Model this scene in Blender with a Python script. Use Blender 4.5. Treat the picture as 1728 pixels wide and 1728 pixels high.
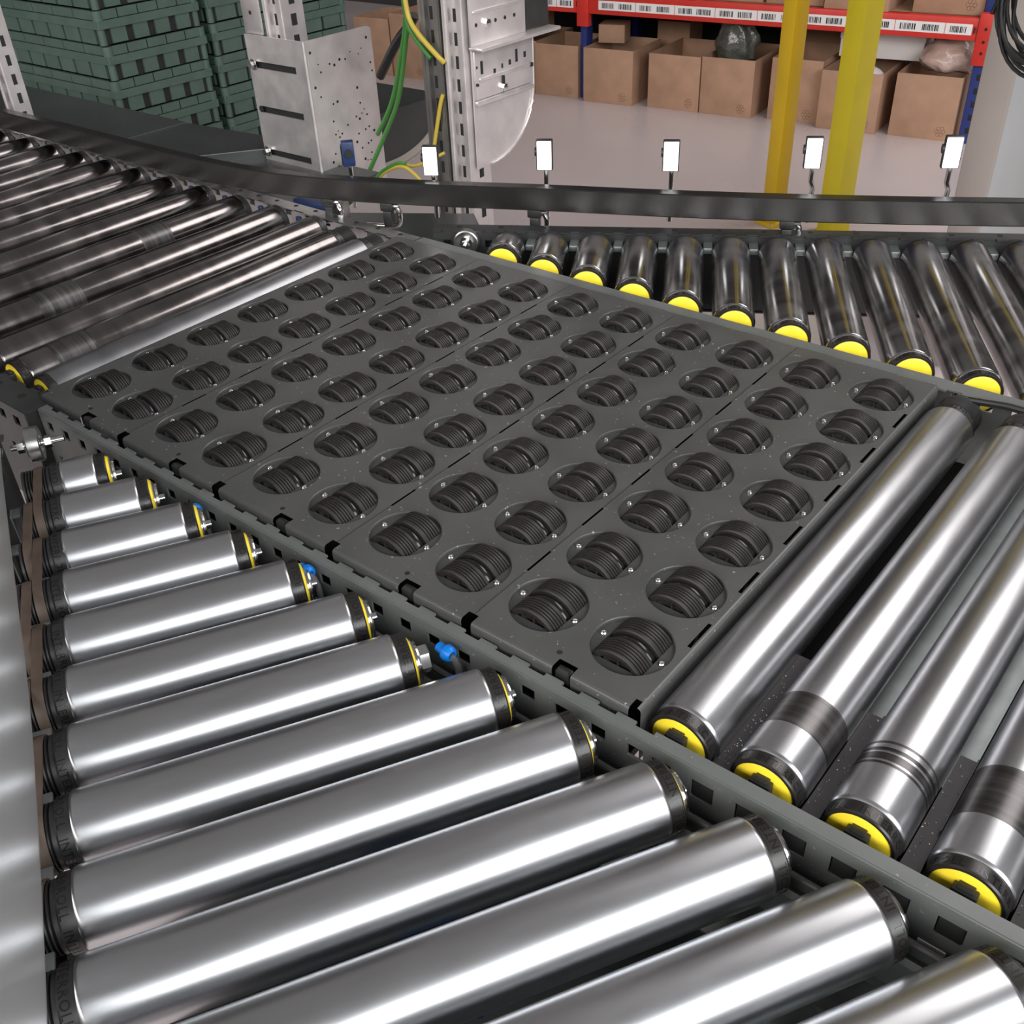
import bpy, bmesh, math, random
from mathutils import Matrix, Vector
random.seed(7)
for o in list(bpy.data.objects): bpy.data.objects.remove(o)
SC = bpy.context.scene
COL = SC.collection
H = 0.75                       # height of the wheel deck above the floor; z below is measured from the deck
PI = math.pi

# ------------------------------------------------------------------ camera, world, lights, exposure
cam = bpy.data.cameras.new('camera'); cam.sensor_fit = 'HORIZONTAL'; cam.sensor_width = 36
cam.lens = 1698.9 / 1728 * 36; cam.clip_start = 0.02; cam.clip_end = 60
co = bpy.data.objects.new('camera', cam); COL.objects.link(co)
RT = Vector((0.77691234, 0.62832359, -0.04020785)); DN = Vector((0.3428994, -0.47582015, -0.80994765))
FW = Vector((-0.52804092, 0.61547108, -0.58512233))
M4 = Matrix((RT, -DN, -FW)).transposed().to_4x4()
M4.translation = Vector((0.95537, -0.45134, 0.50095 + H)); co.matrix_world = M4
SC.camera = co

w = bpy.data.worlds.new('world'); SC.world = w; w.use_nodes = True
w.node_tree.nodes['Background'].inputs[0].default_value = (1.0, 0.95, 0.94, 1)
w.node_tree.nodes['Background'].inputs[1].default_value = 0.18

def area(name, loc, target, sx, sy, power, color=(1, 1, 1)):
    l = bpy.data.lights.new(name, 'AREA'); l.shape = 'RECTANGLE'; l.size = sx; l.size_y = sy
    l.energy = power; l.color = color
    o = bpy.data.objects.new(name, l); COL.objects.link(o); o.location = loc
    o.rotation_euler = (Vector(target) - Vector(loc)).to_track_quat('-Z', 'Y').to_euler()
    return o
area('daylight_door', (5.2, -1.6, 3.2), (0.0, -1.2, 1.2), 5.4, 3.0, 320, (0.96, 0.98, 1.0))  # unseen source read off roller highlights, sized and placed to shape them
area('daylight_door', (5.2, 8.6, 3.2), (0.0, 4.0, 1.0), 5.4, 3.4, 400, (0.97, 0.98, 1.0))  # second unseen source, split off to leave the left rollers dark
area('daylight_window_row', (0.6, -4.8, 3.3), (0.6, 0.5, 0.6), 9.0, 2.0, 300, (1.0, 0.97, 0.95))  # unseen soft light added to brighten caps, rail web and box fronts
area('ceiling_lamp_field', (1.9, 4.0, 4.7), (1.7, 3.6, 0), 3.2, 2.2, 110, (1.0, 0.95, 0.94))  # unseen light added to brighten the background and its floor
SC.view_settings.view_transform = 'Standard'; SC.view_settings.look = 'None'
SC.view_settings.gamma = 1; SC.view_settings.use_curve_mapping = False
SC.view_settings.exposure = 0.14

# ------------------------------------------------------------------ materials
M = {}
def mat(name, color, rough=0.5, metal=0.0, noise=0.0, nscale=40, bump=0.0, bscale=200, rnoise=0.0, stretch=(1, 1, 1), speck=0.0,
        emit=None, alpha=1.0, trans=0.0, spec=0.5, speckscale=260, coat=0.0):
    m = bpy.data.materials.new(name); m.use_nodes = True; nt = m.node_tree; b = nt.nodes['Principled BSDF']
    b.inputs['Base Color'].default_value = (*color, 1); b.inputs['Roughness'].default_value = rough
    b.inputs['Metallic'].default_value = metal; b.inputs['Specular IOR Level'].default_value = spec
    b.inputs['Alpha'].default_value = alpha; b.inputs['Transmission Weight'].default_value = trans
    b.inputs['Coat Weight'].default_value = coat
    if emit: b.inputs['Emission Color'].default_value = (*emit[:3], 1); b.inputs['Emission Strength'].default_value = emit[3]
    N = nt.nodes.new; L = nt.links.new
    tc = N('ShaderNodeTexCoord'); mp = N('ShaderNodeMapping'); mp.inputs['Scale'].default_value = stretch
    L(tc.outputs['Object'], mp.inputs['Vector'])
    oi = N('ShaderNodeObjectInfo'); ad = N('ShaderNodeVectorMath'); ad.operation = 'MULTIPLY'
    cmb = N('ShaderNodeCombineXYZ')
    for i in range(3): L(oi.outputs['Random'], cmb.inputs[i])
    ad.inputs[1].default_value = (7.3, 3.1, 5.7); L(cmb.outputs[0], ad.inputs[0])
    off = N('ShaderNodeVectorMath'); off.operation = 'ADD'; L(mp.outputs[0], off.inputs[0]); L(ad.outputs[0], off.inputs[1])
    vec = off.outputs[0]
    colsock = None
    if noise or rnoise:
        nz = N('ShaderNodeTexNoise'); nz.inputs['Scale'].default_value = nscale; nz.inputs['Detail'].default_value = 5
        L(vec, nz.inputs['Vector'])
        if noise:
            mr = N('ShaderNodeMapRange'); mr.inputs[1].default_value = 0.3; mr.inputs[2].default_value = 0.7
            mr.inputs[3].default_value = 1 - noise; mr.inputs[4].default_value = 1 + noise
            L(nz.outputs['Fac'], mr.inputs[0])
            mx = N('ShaderNodeMix'); mx.data_type = 'RGBA'; mx.blend_type = 'MULTIPLY'; mx.inputs[0].default_value = 1
            mx.inputs[6].default_value = (*color, 1); L(mr.outputs[0], mx.inputs[7]); colsock = mx.outputs[2]
        if rnoise:
            m2 = N('ShaderNodeMapRange'); m2.inputs[1].default_value = 0.3; m2.inputs[2].default_value = 0.7
            m2.inputs[3].default_value = max(0.02, rough - rnoise); m2.inputs[4].default_value = min(1, rough + rnoise)
            L(nz.outputs['Fac'], m2.inputs[0]); L(m2.outputs[0], b.inputs['Roughness'])
    if speck:      # dust specks
        vz = N('ShaderNodeTexNoise'); vz.inputs['Scale'].default_value = speckscale; vz.inputs['Detail'].default_value = 2
        L(off.outputs[0], vz.inputs['Vector'])
        th = N('ShaderNodeMapRange'); th.inputs[1].default_value = 0.70; th.inputs[2].default_value = 0.76
        th.inputs[3].default_value = 0; th.inputs[4].default_value = speck; L(vz.outputs['Fac'], th.inputs[0])
        ms = N('ShaderNodeMix'); ms.data_type = 'RGBA'; L(th.outputs[0], ms.inputs[0])
        if colsock: L(colsock, ms.inputs[6])
        else: ms.inputs[6].default_value = (*color, 1)
        ms.inputs[7].default_value = (0.6, 0.6, 0.58, 1); colsock = ms.outputs[2]
    if colsock: L(colsock, b.inputs['Base Color'])
    if bump:
        bz = N('ShaderNodeTexNoise'); bz.inputs['Scale'].default_value = bscale; bz.inputs['Detail'].default_value = 3
        L(vec, bz.inputs['Vector']); bp = N('ShaderNodeBump'); bp.inputs['Strength'].default_value = bump
        bp.inputs['Distance'].default_value = 0.015 if bump > 0.5 else 0.001; L(bz.outputs['Fac'], bp.inputs['Height']); L(bp.outputs[0], b.inputs['Normal'])
    M[name] = m
    return m
mat('steel', (0.61, 0.62, 0.64), 0.31, 1, noise=0.04, nscale=2.2, rnoise=0.018, stretch=(40, 9, 40))
mat('worn_steel', (0.22, 0.205, 0.20), 0.19, 1, noise=0.25, nscale=1.0, rnoise=0.05, stretch=(6, 38, 6))  # worn bands, with the dark ceiling reflection put into the base colour
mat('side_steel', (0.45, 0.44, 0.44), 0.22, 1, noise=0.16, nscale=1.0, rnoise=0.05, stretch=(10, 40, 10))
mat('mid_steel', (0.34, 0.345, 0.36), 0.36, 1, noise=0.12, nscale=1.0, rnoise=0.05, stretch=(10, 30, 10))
mat('scuffed_band', (0.13, 0.125, 0.125), 0.33, 0.9, noise=0.35, nscale=1.0, rnoise=0.05, stretch=(8, 260, 8))
mat('deck_paint', (0.088, 0.089, 0.087), 0.36, 0.15, noise=0.10, nscale=18, bump=0.05, bscale=500, rnoise=0.05, speck=0.5)
mat('disc_paint', (0.064, 0.067, 0.065), 0.38, 0.1, noise=0.1, nscale=60)
mat('rail_paint', (0.145, 0.155, 0.15), 0.38, 0.15, noise=0.10, nscale=25, bump=0.04, bscale=500, speck=0.35)
mat('dark_rail', (0.035, 0.036, 0.036), 0.42, 0.1, noise=0.15, nscale=25)
mat('rubber', (0.021, 0.0185, 0.018), 0.46, 0, noise=0.2, nscale=120, spec=0.4)
mat('gloss_black', (0.012, 0.012, 0.012), 0.18, 0)
mat('black_plastic', (0.02, 0.02, 0.02), 0.4, 0, noise=0.2, nscale=60)
mat('ring_plastic', (0.020, 0.018, 0.017), 0.30, 0)
mat('yellow_cap', (0.96, 0.74, 0.035), 0.42, 0, noise=0.06, nscale=60)
mat('chrome', (0.75, 0.75, 0.74), 0.16, 1)
mat('galvanised', (0.52, 0.52, 0.51), 0.33, 1, noise=0.14, nscale=60, rnoise=0.06)
mat('frame_steel', (0.30, 0.33, 0.33), 0.4, 0.7, noise=0.12, nscale=40)
mat('aluminium', (0.74, 0.70, 0.69), 0.40, 0.75, noise=0.08, nscale=30, rnoise=0.05)
mat('dark_alu', (0.28, 0.27, 0.26), 0.38, 0.8, noise=0.12, nscale=30)
mat('guide_black', (0.055, 0.053, 0.052), 0.27, 0.75, noise=0.04, nscale=20, rnoise=0.05)
mat('guard_grey', (0.40, 0.40, 0.40), 0.28, 0.25, noise=0.03, nscale=8)  # guide bar grey, lightened to carry its grazing sheen in the colour
mat('slab_steel', (0.10, 0.105, 0.105), 0.30, 0.6, noise=0.10, nscale=5, rnoise=0.05)
mat('floor', (0.62, 0.545, 0.54), 0.30, 0, noise=0.04, nscale=2, bump=0.02, bscale=30, rnoise=0.05)
mat('wall', (0.05, 0.045, 0.045), 0.8, 0, noise=0.1, nscale=3)
mat('ceiling', (0.16, 0.15, 0.15), 0.8, 0, noise=0.1, nscale=2)
mat('cardboard', (0.45, 0.27, 0.175), 0.8, 0, noise=0.10, nscale=14, bump=0.1, bscale=90)
mat('cardboard_dark', (0.36, 0.22, 0.14), 0.85, 0, noise=0.10, nscale=14)
mat('print_brown', (0.20, 0.11, 0.07), 0.8)
mat('red_paint', (0.62, 0.03, 0.02), 0.4, 0, noise=0.08, nscale=20)
mat('blue_paint', (0.02, 0.04, 0.20), 0.4, 0)
mat('blue_plastic', (0.0, 0.17, 0.62), 0.35, 0)
mat('dark_blue', (0.012, 0.03, 0.10), 0.4, 0)
mat('yellow_paint', (0.72, 0.46, 0.015), 0.36, 0, noise=0.05, nscale=8)
mat('olive_yellow', (0.74, 0.61, 0.025), 0.36, 0, noise=0.05, nscale=8)
mat('green_plastic', (0.068, 0.112, 0.092), 0.45, 0, noise=0.12, nscale=16)
mat('column_paint', (0.33, 0.29, 0.26), 0.55, 0, noise=0.04, nscale=6)
mat('door_paint', (0.36, 0.37, 0.37), 0.5, 0, noise=0.03, nscale=6)  # column grey with cooler side light put into the colour
mat('cable_black', (0.012, 0.012, 0.012), 0.4)
mat('cable_green', (0.05, 0.20, 0.035), 0.45)
mat('cable_yellow', (0.48, 0.36, 0.05), 0.45)
mat('hose_grey', (0.12, 0.12, 0.12), 0.4)
mat('belt_brown', (0.085, 0.06, 0.045), 0.6, 0, noise=0.2, nscale=60)
mat('white_label', (0.85, 0.83, 0.82), 0.5)
mat('ink_black', (0.015, 0.015, 0.015), 0.6)
mat('white_plastic', (0.78, 0.74, 0.72), 0.5)
mat('lamp_white', (0.9, 0.9, 0.9), 0.3, emit=(1, 1, 1, 1.6))  # emissive white for the panels on rods
mat('bag_grey', (0.11, 0.115, 0.10), 0.16, 0, noise=0.35, nscale=14, bump=0.8, bscale=22, coat=0.6)
mat('bag_beige', (0.55, 0.40, 0.34), 0.25, 0, noise=0.15, nscale=14, bump=0.8, bscale=18, coat=0.4)
mat('interior_dark', (0.012, 0.012, 0.012), 0.7)

# ------------------------------------------------------------------ mesh helpers
class MB:
    def __init__(s): s.v = []; s.f = []
    def add(s, vs, fs, T=None):
        o = len(s.v)
        s.v += [tuple(T @ Vector(p)) if T else tuple(p) for p in vs]; s.f += [tuple(i + o for i in f) for f in fs]; return s
    def box(s, x0, x1, y0, y1, z0, z1, T=None):
        return s.add([(x0, y0, z0), (x1, y0, z0), (x1, y1, z0), (x0, y1, z0), (x0, y0, z1), (x1, y0, z1), (x1, y1, z1), (x0, y1, z1)],
                     [(0, 3, 2, 1), (4, 5, 6, 7), (0, 1, 5, 4), (1, 2, 6, 5), (2, 3, 7, 6), (3, 0, 4, 7)], T)
    def cbox(s, x0, x1, y0, y1, z0, z1, c=0.001, T=None):      # box with chamfered edges
        bm = bmesh.new(); bmesh.ops.create_cube(bm, size=1)
        bmesh.ops.scale(bm, vec=(x1 - x0, y1 - y0, z1 - z0), verts=bm.verts)
        bmesh.ops.translate(bm, vec=((x0 + x1) / 2, (y0 + y1) / 2, (z0 + z1) / 2), verts=bm.verts)
        bmesh.ops.bevel(bm, geom=bm.edges[:], offset=c, segments=2, affect='EDGES', profile=0.5)
        bm.verts.index_update()
        s.add([v.co[:] for v in bm.verts], [[v.index for v in f.verts] for f in bm.faces], T); bm.free(); return s
    def lathe(s, prof, seg=40, T=None, close=False):           # prof: (radius, y) turned about the y axis
        vs = []; fs = []; n = len(prof)
        for (r, y) in prof:
            for k in range(seg):
                a = 2 * PI * k / seg; vs.append((r * math.cos(a), y, r * math.sin(a)))
        for i in range(n - 1):
            for k in range(seg):
                k2 = (k + 1) % seg; fs.append((i * seg + k, i * seg + k2, (i + 1) * seg + k2, (i + 1) * seg + k))
        if close: fs.append(tuple(range(seg))[::1]); fs.append(tuple(range((n - 1) * seg, n * seg))[::-1])
        return s.add(vs, fs, T)
    def cyl(s, p0, p1, r, seg=16, r1=None, T=None):
        p0 = Vector(p0); p1 = Vector(p1); d = p1 - p0
        Q = Matrix.Translation(p0) @ Vector((0, 1, 0)).rotation_difference(d.normalized()).to_matrix().to_4x4()
        if T: Q = T @ Q
        return s.lathe([(r, 0), (r if r1 is None else r1, d.length)], seg, Q, True)
    def tube(s, pts, r, seg=10):
        pts = [Vector(p) for p in pts]; n = len(pts); vs = []; fs = []
        up = Vector((0.123, 0.31, 0.94)).normalized()
        for i, p in enumerate(pts):
            t = (pts[min(i + 1, n - 1)] - pts[max(i - 1, 0)]).normalized()
            u = t.cross(up).normalized(); q = t.cross(u)
            for k in range(seg):
                a = 2 * PI * k / seg; vs.append(tuple(p + r * (u * math.cos(a) + q * math.sin(a))))
        for i in range(n - 1):
            for k in range(seg):
                k2 = (k + 1) % seg; fs.append((i * seg + k, i * seg + k2, (i + 1) * seg + k2, (i + 1) * seg + k))
        fs.append(tuple(range(seg))); fs.append(tuple(range((n - 1) * seg, n * seg))[::-1])
        return s.add(vs, fs)
    def sweep(s, pts, prof):           # sweep a closed (side, up) profile along a horizontal polyline
        pts = [Vector(p) for p in pts]; n = len(pts); m = len(prof); vs = []; fs = []
        for i, p in enumerate(pts):
            t = (pts[min(i + 1, n - 1)] - pts[max(i - 1, 0)]); t.z = 0; t.normalize(); sd = Vector((-t.y, t.x, 0))
            for (a, b) in prof: vs.append(tuple(p + sd * a + Vector((0, 0, b))))
        for i in range(n - 1):
            for k in range(m):
                k2 = (k + 1) % m; fs.append((i * m + k, (i + 1) * m + k, (i + 1) * m + k2, i * m + k2))
        fs.append(tuple(range(m))); fs.append(tuple(range((n - 1) * m, n * m))[::-1])
        return s.add(vs, fs)
    def perf(s, x0, x1, y0, y1, holes, t, T=None):  # sheet in the local xy plane, thickness t downwards, with rectangular holes
        xs = sorted({x0, x1, *[min(max(h[0], x0), x1) for h in holes], *[min(max(h[1], x0), x1) for h in holes]})
        ys = sorted({y0, y1, *[min(max(h[2], y0), y1) for h in holes], *[min(max(h[3], y0), y1) for h in holes]})
        nx, ny = len(xs) - 1, len(ys) - 1
        def solid(i, j):
            if i < 0 or j < 0 or i >= nx or j >= ny: return False
            cx = (xs[i] + xs[i + 1]) / 2; cy = (ys[j] + ys[j + 1]) / 2
            return not any(h[0] < cx < h[1] and h[2] < cy < h[3] for h in holes)
        idx = {}; vs = []; fs = []
        def V(i, j, k):
            if (i, j, k) not in idx: idx[(i, j, k)] = len(vs); vs.append((xs[i], ys[j], -t * k))
            return idx[(i, j, k)]
        for i in range(nx):
            for j in range(ny):
                if not solid(i, j): continue
                fs.append((V(i, j, 0), V(i + 1, j, 0), V(i + 1, j + 1, 0), V(i, j + 1, 0)))
                fs.append((V(i, j, 1), V(i, j + 1, 1), V(i + 1, j + 1, 1), V(i + 1, j, 1)))
                if not solid(i - 1, j): fs.append((V(i, j, 0), V(i, j + 1, 0), V(i, j + 1, 1), V(i, j, 1)))
                if not solid(i + 1, j): fs.append((V(i + 1, j, 0), V(i + 1, j, 1), V(i + 1, j + 1, 1), V(i + 1, j + 1, 0)))
                if not solid(i, j - 1): fs.append((V(i, j, 0), V(i, j, 1), V(i + 1, j, 1), V(i + 1, j, 0)))
                if not solid(i, j + 1): fs.append((V(i, j + 1, 0), V(i + 1, j + 1, 0), V(i + 1, j + 1, 1), V(i, j + 1, 1)))
        return s.add(vs, fs, T)
    def mesh(s, name, m, smooth=30):
        me = bpy.data.meshes.new(name); me.from_pydata(s.v, [], s.f); me.materials.append(M[m])
        if smooth:
            me.polygons.foreach_set('use_smooth', [True] * len(me.polygons)); me.set_sharp_from_angle(angle=math.radians(smooth))
        me.validate(); return me
    def build(s, name, m, parent=None, loc=(0, 0, 0), smooth=30):
        return inst(name, s.mesh(name, m, smooth), parent, loc)

def inst(name, me, parent=None, loc=(0, 0, 0), rot=(0, 0, 0)):
    o = bpy.data.objects.new(name, me); COL.objects.link(o); o.parent = parent
    o.location = loc if parent else (loc[0], loc[1], loc[2] + H); o.rotation_euler = rot
    return o
def tag(o, label=None, cat=None, group=None, kind=None):
    if label: o['label'] = label
    if cat: o['category'] = cat
    if group: o['group'] = group
    if kind: o['kind'] = kind
    return o
def thing(name, label, cat, loc=(0, 0, 0), rotz=0, group=None):
    o = bpy.data.objects.new(name, None); COL.objects.link(o); o.empty_display_size = 0.02
    o.location = (loc[0], loc[1], loc[2] + H); o.rotation_euler = (0, 0, rotz)
    return tag(o, label, cat, group)
def copy_tree(o, parent=None):
    c = o.copy(); COL.objects.link(c); c.parent = parent
    for ch in list(o.children): copy_tree(ch, c)
    return c
ORD = ['first', 'second', 'third', 'fourth', 'fifth', 'sixth', 'seventh', 'eighth', 'ninth', 'tenth', 'eleventh', 'twelfth',
       'thirteenth', 'fourteenth', 'fifteenth', 'sixteenth', 'seventeenth', 'eighteenth']
RY = lambda a: Matrix.Rotation(a, 4, 'Y')
RX = lambda a: Matrix.Rotation(a, 4, 'X')
RZ = lambda a: Matrix.Rotation(a, 4, 'Z')
TR = lambda x, y, z: Matrix.Translation((x, y, z))

# ------------------------------------------------------------------ the setting
o = MB().box(-7, 9, -5, 7, -0.02, 0).build('floor', 'floor', None, (0, 0, -H)); tag(o, kind='structure')
o = MB().box(-7, 9, 5.2, 5.3, 0, 4.9).build('wall_back', 'wall', None, (0, 0, -H)); tag(o, kind='structure')
o = MB().box(-7.1, -7, -5, 7, 0, 4.9).build('wall_left', 'wall', None, (0, 0, -H)); tag(o, kind='structure')
# ------------------------------------------------------------------ wheel deck: five bent sheet panels with fourteen round holes each
PX, PY = 0.075, 0.0735
HR = 0.031
NEARY, FARY = -0.049, 0.490
deck = thing('wheel_deck', 'dark grey perforated metal sorter deck of five panels filled with ribbed wheels', 'sorter deck', (0, 0, 0))
def ring_cell(mb, cx, cy, x0, x1, y0, y1, r, z=0.0, depth=0.0035, seg=40):
    n = seg; ov = []; iv = []
    for k in range(n):
        a = 2 * PI * k / n; c, s_ = math.cos(a), math.sin(a)
        tx = ((x1 - cx) if c > 0 else (x0 - cx)) / c if abs(c) > 1e-9 else 1e9
        ty = ((y1 - cy) if s_ > 0 else (y0 - cy)) / s_ if abs(s_) > 1e-9 else 1e9
        t = min(tx, ty); ov.append((cx + c * t, cy + s_ * t, z)); iv.append((cx + c * r, cy + s_ * r, z))
    b1 = [(cx + math.cos(2 * PI * k / n) * (r - 0.0007), cy + math.sin(2 * PI * k / n) * (r - 0.0007), z - 0.0007) for k in range(n)]
    b2 = [(p[0], p[1], z - depth) for p in b1]
    fs = []
    for k in range(n):
        q = (k + 1) % n
        fs += [(k, q, n + q, n + k), (n + k, n + q, 2 * n + q, 2 * n + k), (2 * n + k, 2 * n + q, 3 * n + q, 3 * n + k)]
    mb.add(ov + iv + b1 + b2, fs)
    for (sx, ax) in ((x0, x1),):     # fill the four corners that the ray fan leaves open
        for (px, py) in ((x0, y0), (x1, y0), (x1, y1), (x0, y1)):
            best = sorted(range(n), key=lambda k: (ov[k][0] - px) ** 2 + (ov[k][1] - py) ** 2)[:2]
            mb.add([(px, py, z), ov[best[0]], ov[best[1]]], [(0, 1, 2)] if ((ov[best[0]][0] - px) * (ov[best[1]][1] - py) - (ov[best[0]][1] - py) * (ov[best[1]][0] - px)) > 0 else [(0, 2, 1)])
def segs(a, b, gaps):
    out = []; p = a
    for g0, g1 in sorted(gaps):
        if g1 <= a or g0 >= b: continue
        if g0 > p: out.append((p, g0))
        p = max(p, g1)
    if p < b: out.append((p, b))
    return out
E_ = 0.0009                                    # strip along the panel seams
mids = [PY * (j + 0.5) for j in range(-1, 7)]
dash = [(m_ - 0.015, m_ + 0.015) for m_ in mids[1:7]]
def bend(mb, a, b, axis, edge, sign, drop=0.026):      # rounded bend and flange along one edge, from a to b
    prof = [(0, 0), (0.0012, -0.0003), (0.0022, -0.001), (0.0028, -0.0022), (0.003, -0.004), (0.003, -drop)]
    vs = []
    for t in (a, b):
        for (d, z) in prof:
            vs.append((t, edge + sign * d, z) if axis == 'x' else (edge + sign * d, t, z))
    n = len(prof); fs = [(i, i + 1, n + i + 1, n + i) for i in range(n - 1)]
    if (axis == 'x') == (sign > 0): fs = [f[::-1] for f in fs]
    mb.add(vs, fs)
for p in range(5):
    mb = MB(); xa = (2 * p - 0.5) * PX + 0.0002; xb = (2 * p + 1.5) * PX - 0.0002
    if p == 4: xb = 0.7112
    for i in (2 * p, 2 * p + 1):
        for j in range(7):
            x0 = (i - 0.5) * PX if i % 2 else xa + E_; x1 = (i + 0.5) * PX if i % 2 == 0 else (i + 0.5) * PX - (E_ if p < 4 else 0.0055)
            ring_cell(mb, i * PX, j * PY, x0, x1, (j - 0.5) * PY, (j + 0.5) * PY, HR)
    ya, yb = -0.5 * PY, 6.5 * PY
    for (s0, s1) in segs(ya, yb, dash): mb.add([(xa, s0, 0), (xa + E_, s0, 0), (xa + E_, s1, 0), (xa, s1, 0)], [(0, 1, 2, 3)])
    xr = min(xb, (2 * p + 1.5) * PX) - E_
    if p == 4:
        xr = 0.7120 - E_; xq = xb - 0.0012
        xr0 = (2 * p + 1.5) * PX - 0.0055
        mb.add([(xq, ya, 0), (xb, ya, 0), (xb, yb, 0), (xq, yb, 0)], [(0, 1, 2, 3)])
        for (s0, s1) in segs(ya, yb, dash): mb.add([(xr0, s0, 0), (xq, s0, 0), (xq, s1, 0), (xr0, s1, 0)], [(0, 1, 2, 3)])
    else:
        for (s0, s1) in segs(ya, yb, dash): mb.add([(xr, s0, 0), (xb, s0, 0), (xb, s1, 0), (xr, s1, 0)], [(0, 1, 2, 3)])
    big = 0.05 + 0.15 * p
    notch = [(big - 0.008, big + 0.008), (xb - 0.005, xb + 0.01), (xa - 0.01, xa + 0.004)]
    mb.add([(xa, NEARY + 0.007, 0), (xb, NEARY + 0.007, 0), (xb, ya, 0), (xa, ya, 0)], [(0, 1, 2, 3)])
    for (s0, s1) in segs(xa, xb, notch):
        mb.add([(s0, NEARY, 0), (s1, NEARY, 0), (s1, NEARY + 0.007, 0), (s0, NEARY + 0.007, 0)], [(0, 1, 2, 3)]); bend(mb, s0, s1, 'x', NEARY, -1)
    if yb < FARY:
        fs_ = [(xa + 0.02 + 0.0375 * q, xa + 0.034 + 0.0375 * q) for q in range(4)]
        mb.add([(xa, yb, 0), (xb, yb, 0), (xb, FARY, 0), (xa, FARY, 0)], [(0, 1, 2, 3)])
    bend(mb, xa, xb, 'x', max(FARY, yb), 1)
    if p == 4:
        bend(mb, NEARY, FARY, 'y', xb, 1, 0.05)
    if p == 0: bend(mb, NEARY, FARY, 'y', xa, -1)
    pn = mb.build('deck_panel', 'deck_paint', deck)
    cl = MB().cbox(big - 0.006, big + 0.006, NEARY - 0.002, NEARY + 0.005, -0.012, -0.002, 0.001)
    cl.cyl((big - 0.004, NEARY + 0.0005, -0.003), (big + 0.005, NEARY + 0.0005, -0.003), 0.0026, 10)
    cl.build('edge_clip', 'black_plastic', pn)
    MB().cyl((big - 0.012, NEARY + 0.012, -0.001), (big - 0.012, NEARY + 0.012, 0.0002), 0.0022, 12).build('bolt_hole', 'interior_dark', pn)
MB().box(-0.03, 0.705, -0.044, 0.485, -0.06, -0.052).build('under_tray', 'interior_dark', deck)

# swivel wheel units
def groove_profile(r, w_, n):
    pr = [(0.004, 0.0022), (0.0075, 0.0022), (0.0085, 0.004), (0.018, 0.004), (0.019, 0.001), (0.0205, 0), (r - 0.0012, 0), (r, 0.0008)]
    step = (w_ - 0.0016) / n
    for k in range(n):
        y = 0.0008 + step * k
        pr += [(r, y + step * 0.62)]
        if k < n - 1: pr += [(r - 0.0016, y + step * 0.70), (r - 0.0016, y + step * 0.92), (r, y + step)]
    pr += [(r, w_ - 0.0008), (r - 0.0012, w_), (0.019, w_), (0.004, w_)]
    return pr
WR = 0.0245
wb = MB().lathe(groove_profile(WR, 0.0180, 6), 48)
for k in range(9):
    wb.box(0.008, 0.0185, 0.0015, 0.0045, -0.0008, 0.0008, RY(k * 2 * PI / 9))
wheel_me = wb.mesh('wheel', 'rubber', 25)
hub_me = MB().lathe([(0.012, 0), (0.0195, 0.0003), (0.0212, 0.0016), (0.0218, 0.0035), (0.0218, 0.0055), (0.0212, 0.0074), (0.0195, 0.0087), (0.012, 0.009)], 36).mesh('hub', 'gloss_black', 40)
axle_me = MB().lathe([(0.0, -0.026), (0.003, -0.026), (0.003, 0.026), (0.0, 0.026)], 12).mesh('axle', 'chrome')
db = MB(); n = 48; hs = 0.0209; ov = []; iv = []
for k in range(n):
    a = 2 * PI * (k + 0.5) / n; c, s_ = math.cos(a), math.sin(a); t = hs / max(abs(c), abs(s_))
    ov.append((0.0301 * c, 0.0301 * s_, 0)); iv.append((min(t, 0.0296) * c, min(t, 0.0296) * s_, 0))
iv2 = [(p_[0], p_[1], -0.003) for p_ in iv]
db.add(ov + iv + iv2, [f for k in range(n) for f in ((k, (k + 1) % n, n + (k + 1) % n, n + k), (n + k, n + (k + 1) % n, 2 * n + (k + 1) % n, 2 * n + k))])
disc_me = db.mesh('turntable', 'disc_paint', 0)
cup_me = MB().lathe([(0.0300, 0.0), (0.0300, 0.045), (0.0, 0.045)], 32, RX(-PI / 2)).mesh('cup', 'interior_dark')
screw_me = MB().lathe([(0.0027, 0), (0.0027, 0.0008), (0.002, 0.0016), (0.0011, 0.0017), (0.0009, 0.0009), (0, 0.0009)], 14, RX(PI / 2)).mesh('screw', 'chrome')
def wheel_unit(loc, label):
    t = thing('swivel_wheel', label, 'swivel wheel', loc, random.uniform(-0.02, 0.02), 'ribbed twin wheels of the sorter deck')
    inst('turntable', disc_me, t, (0, 0, -0.0032))
    inst('cup', cup_me, t, (0, 0, -0.0034))
    wz = 0.008 - WR
    inst('wheel', wheel_me, t, (0, -0.0220, wz), (0, random.uniform(0, 6), 0))
    inst('wheel', wheel_me, t, (0, 0.0220, wz), (0, random.uniform(0, 6), PI))
    inst('hub', hub_me, t, (0, -0.0045, wz)); inst('axle', axle_me, t, (0, 0, wz))
    inst('screw', screw_me, t, (-0.0255, 0.001, -0.0032)); inst('screw', screw_me, t, (0.0255, -0.001, -0.0032))
for i in range(10):
    for j in range(7):
        lab = 'ribbed black twin wheel, %s from the near rail, %s row from the worn left rollers' % (ORD[j], ORD[i])
        wheel_unit((i * PX, j * PY, 0), lab)

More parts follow.
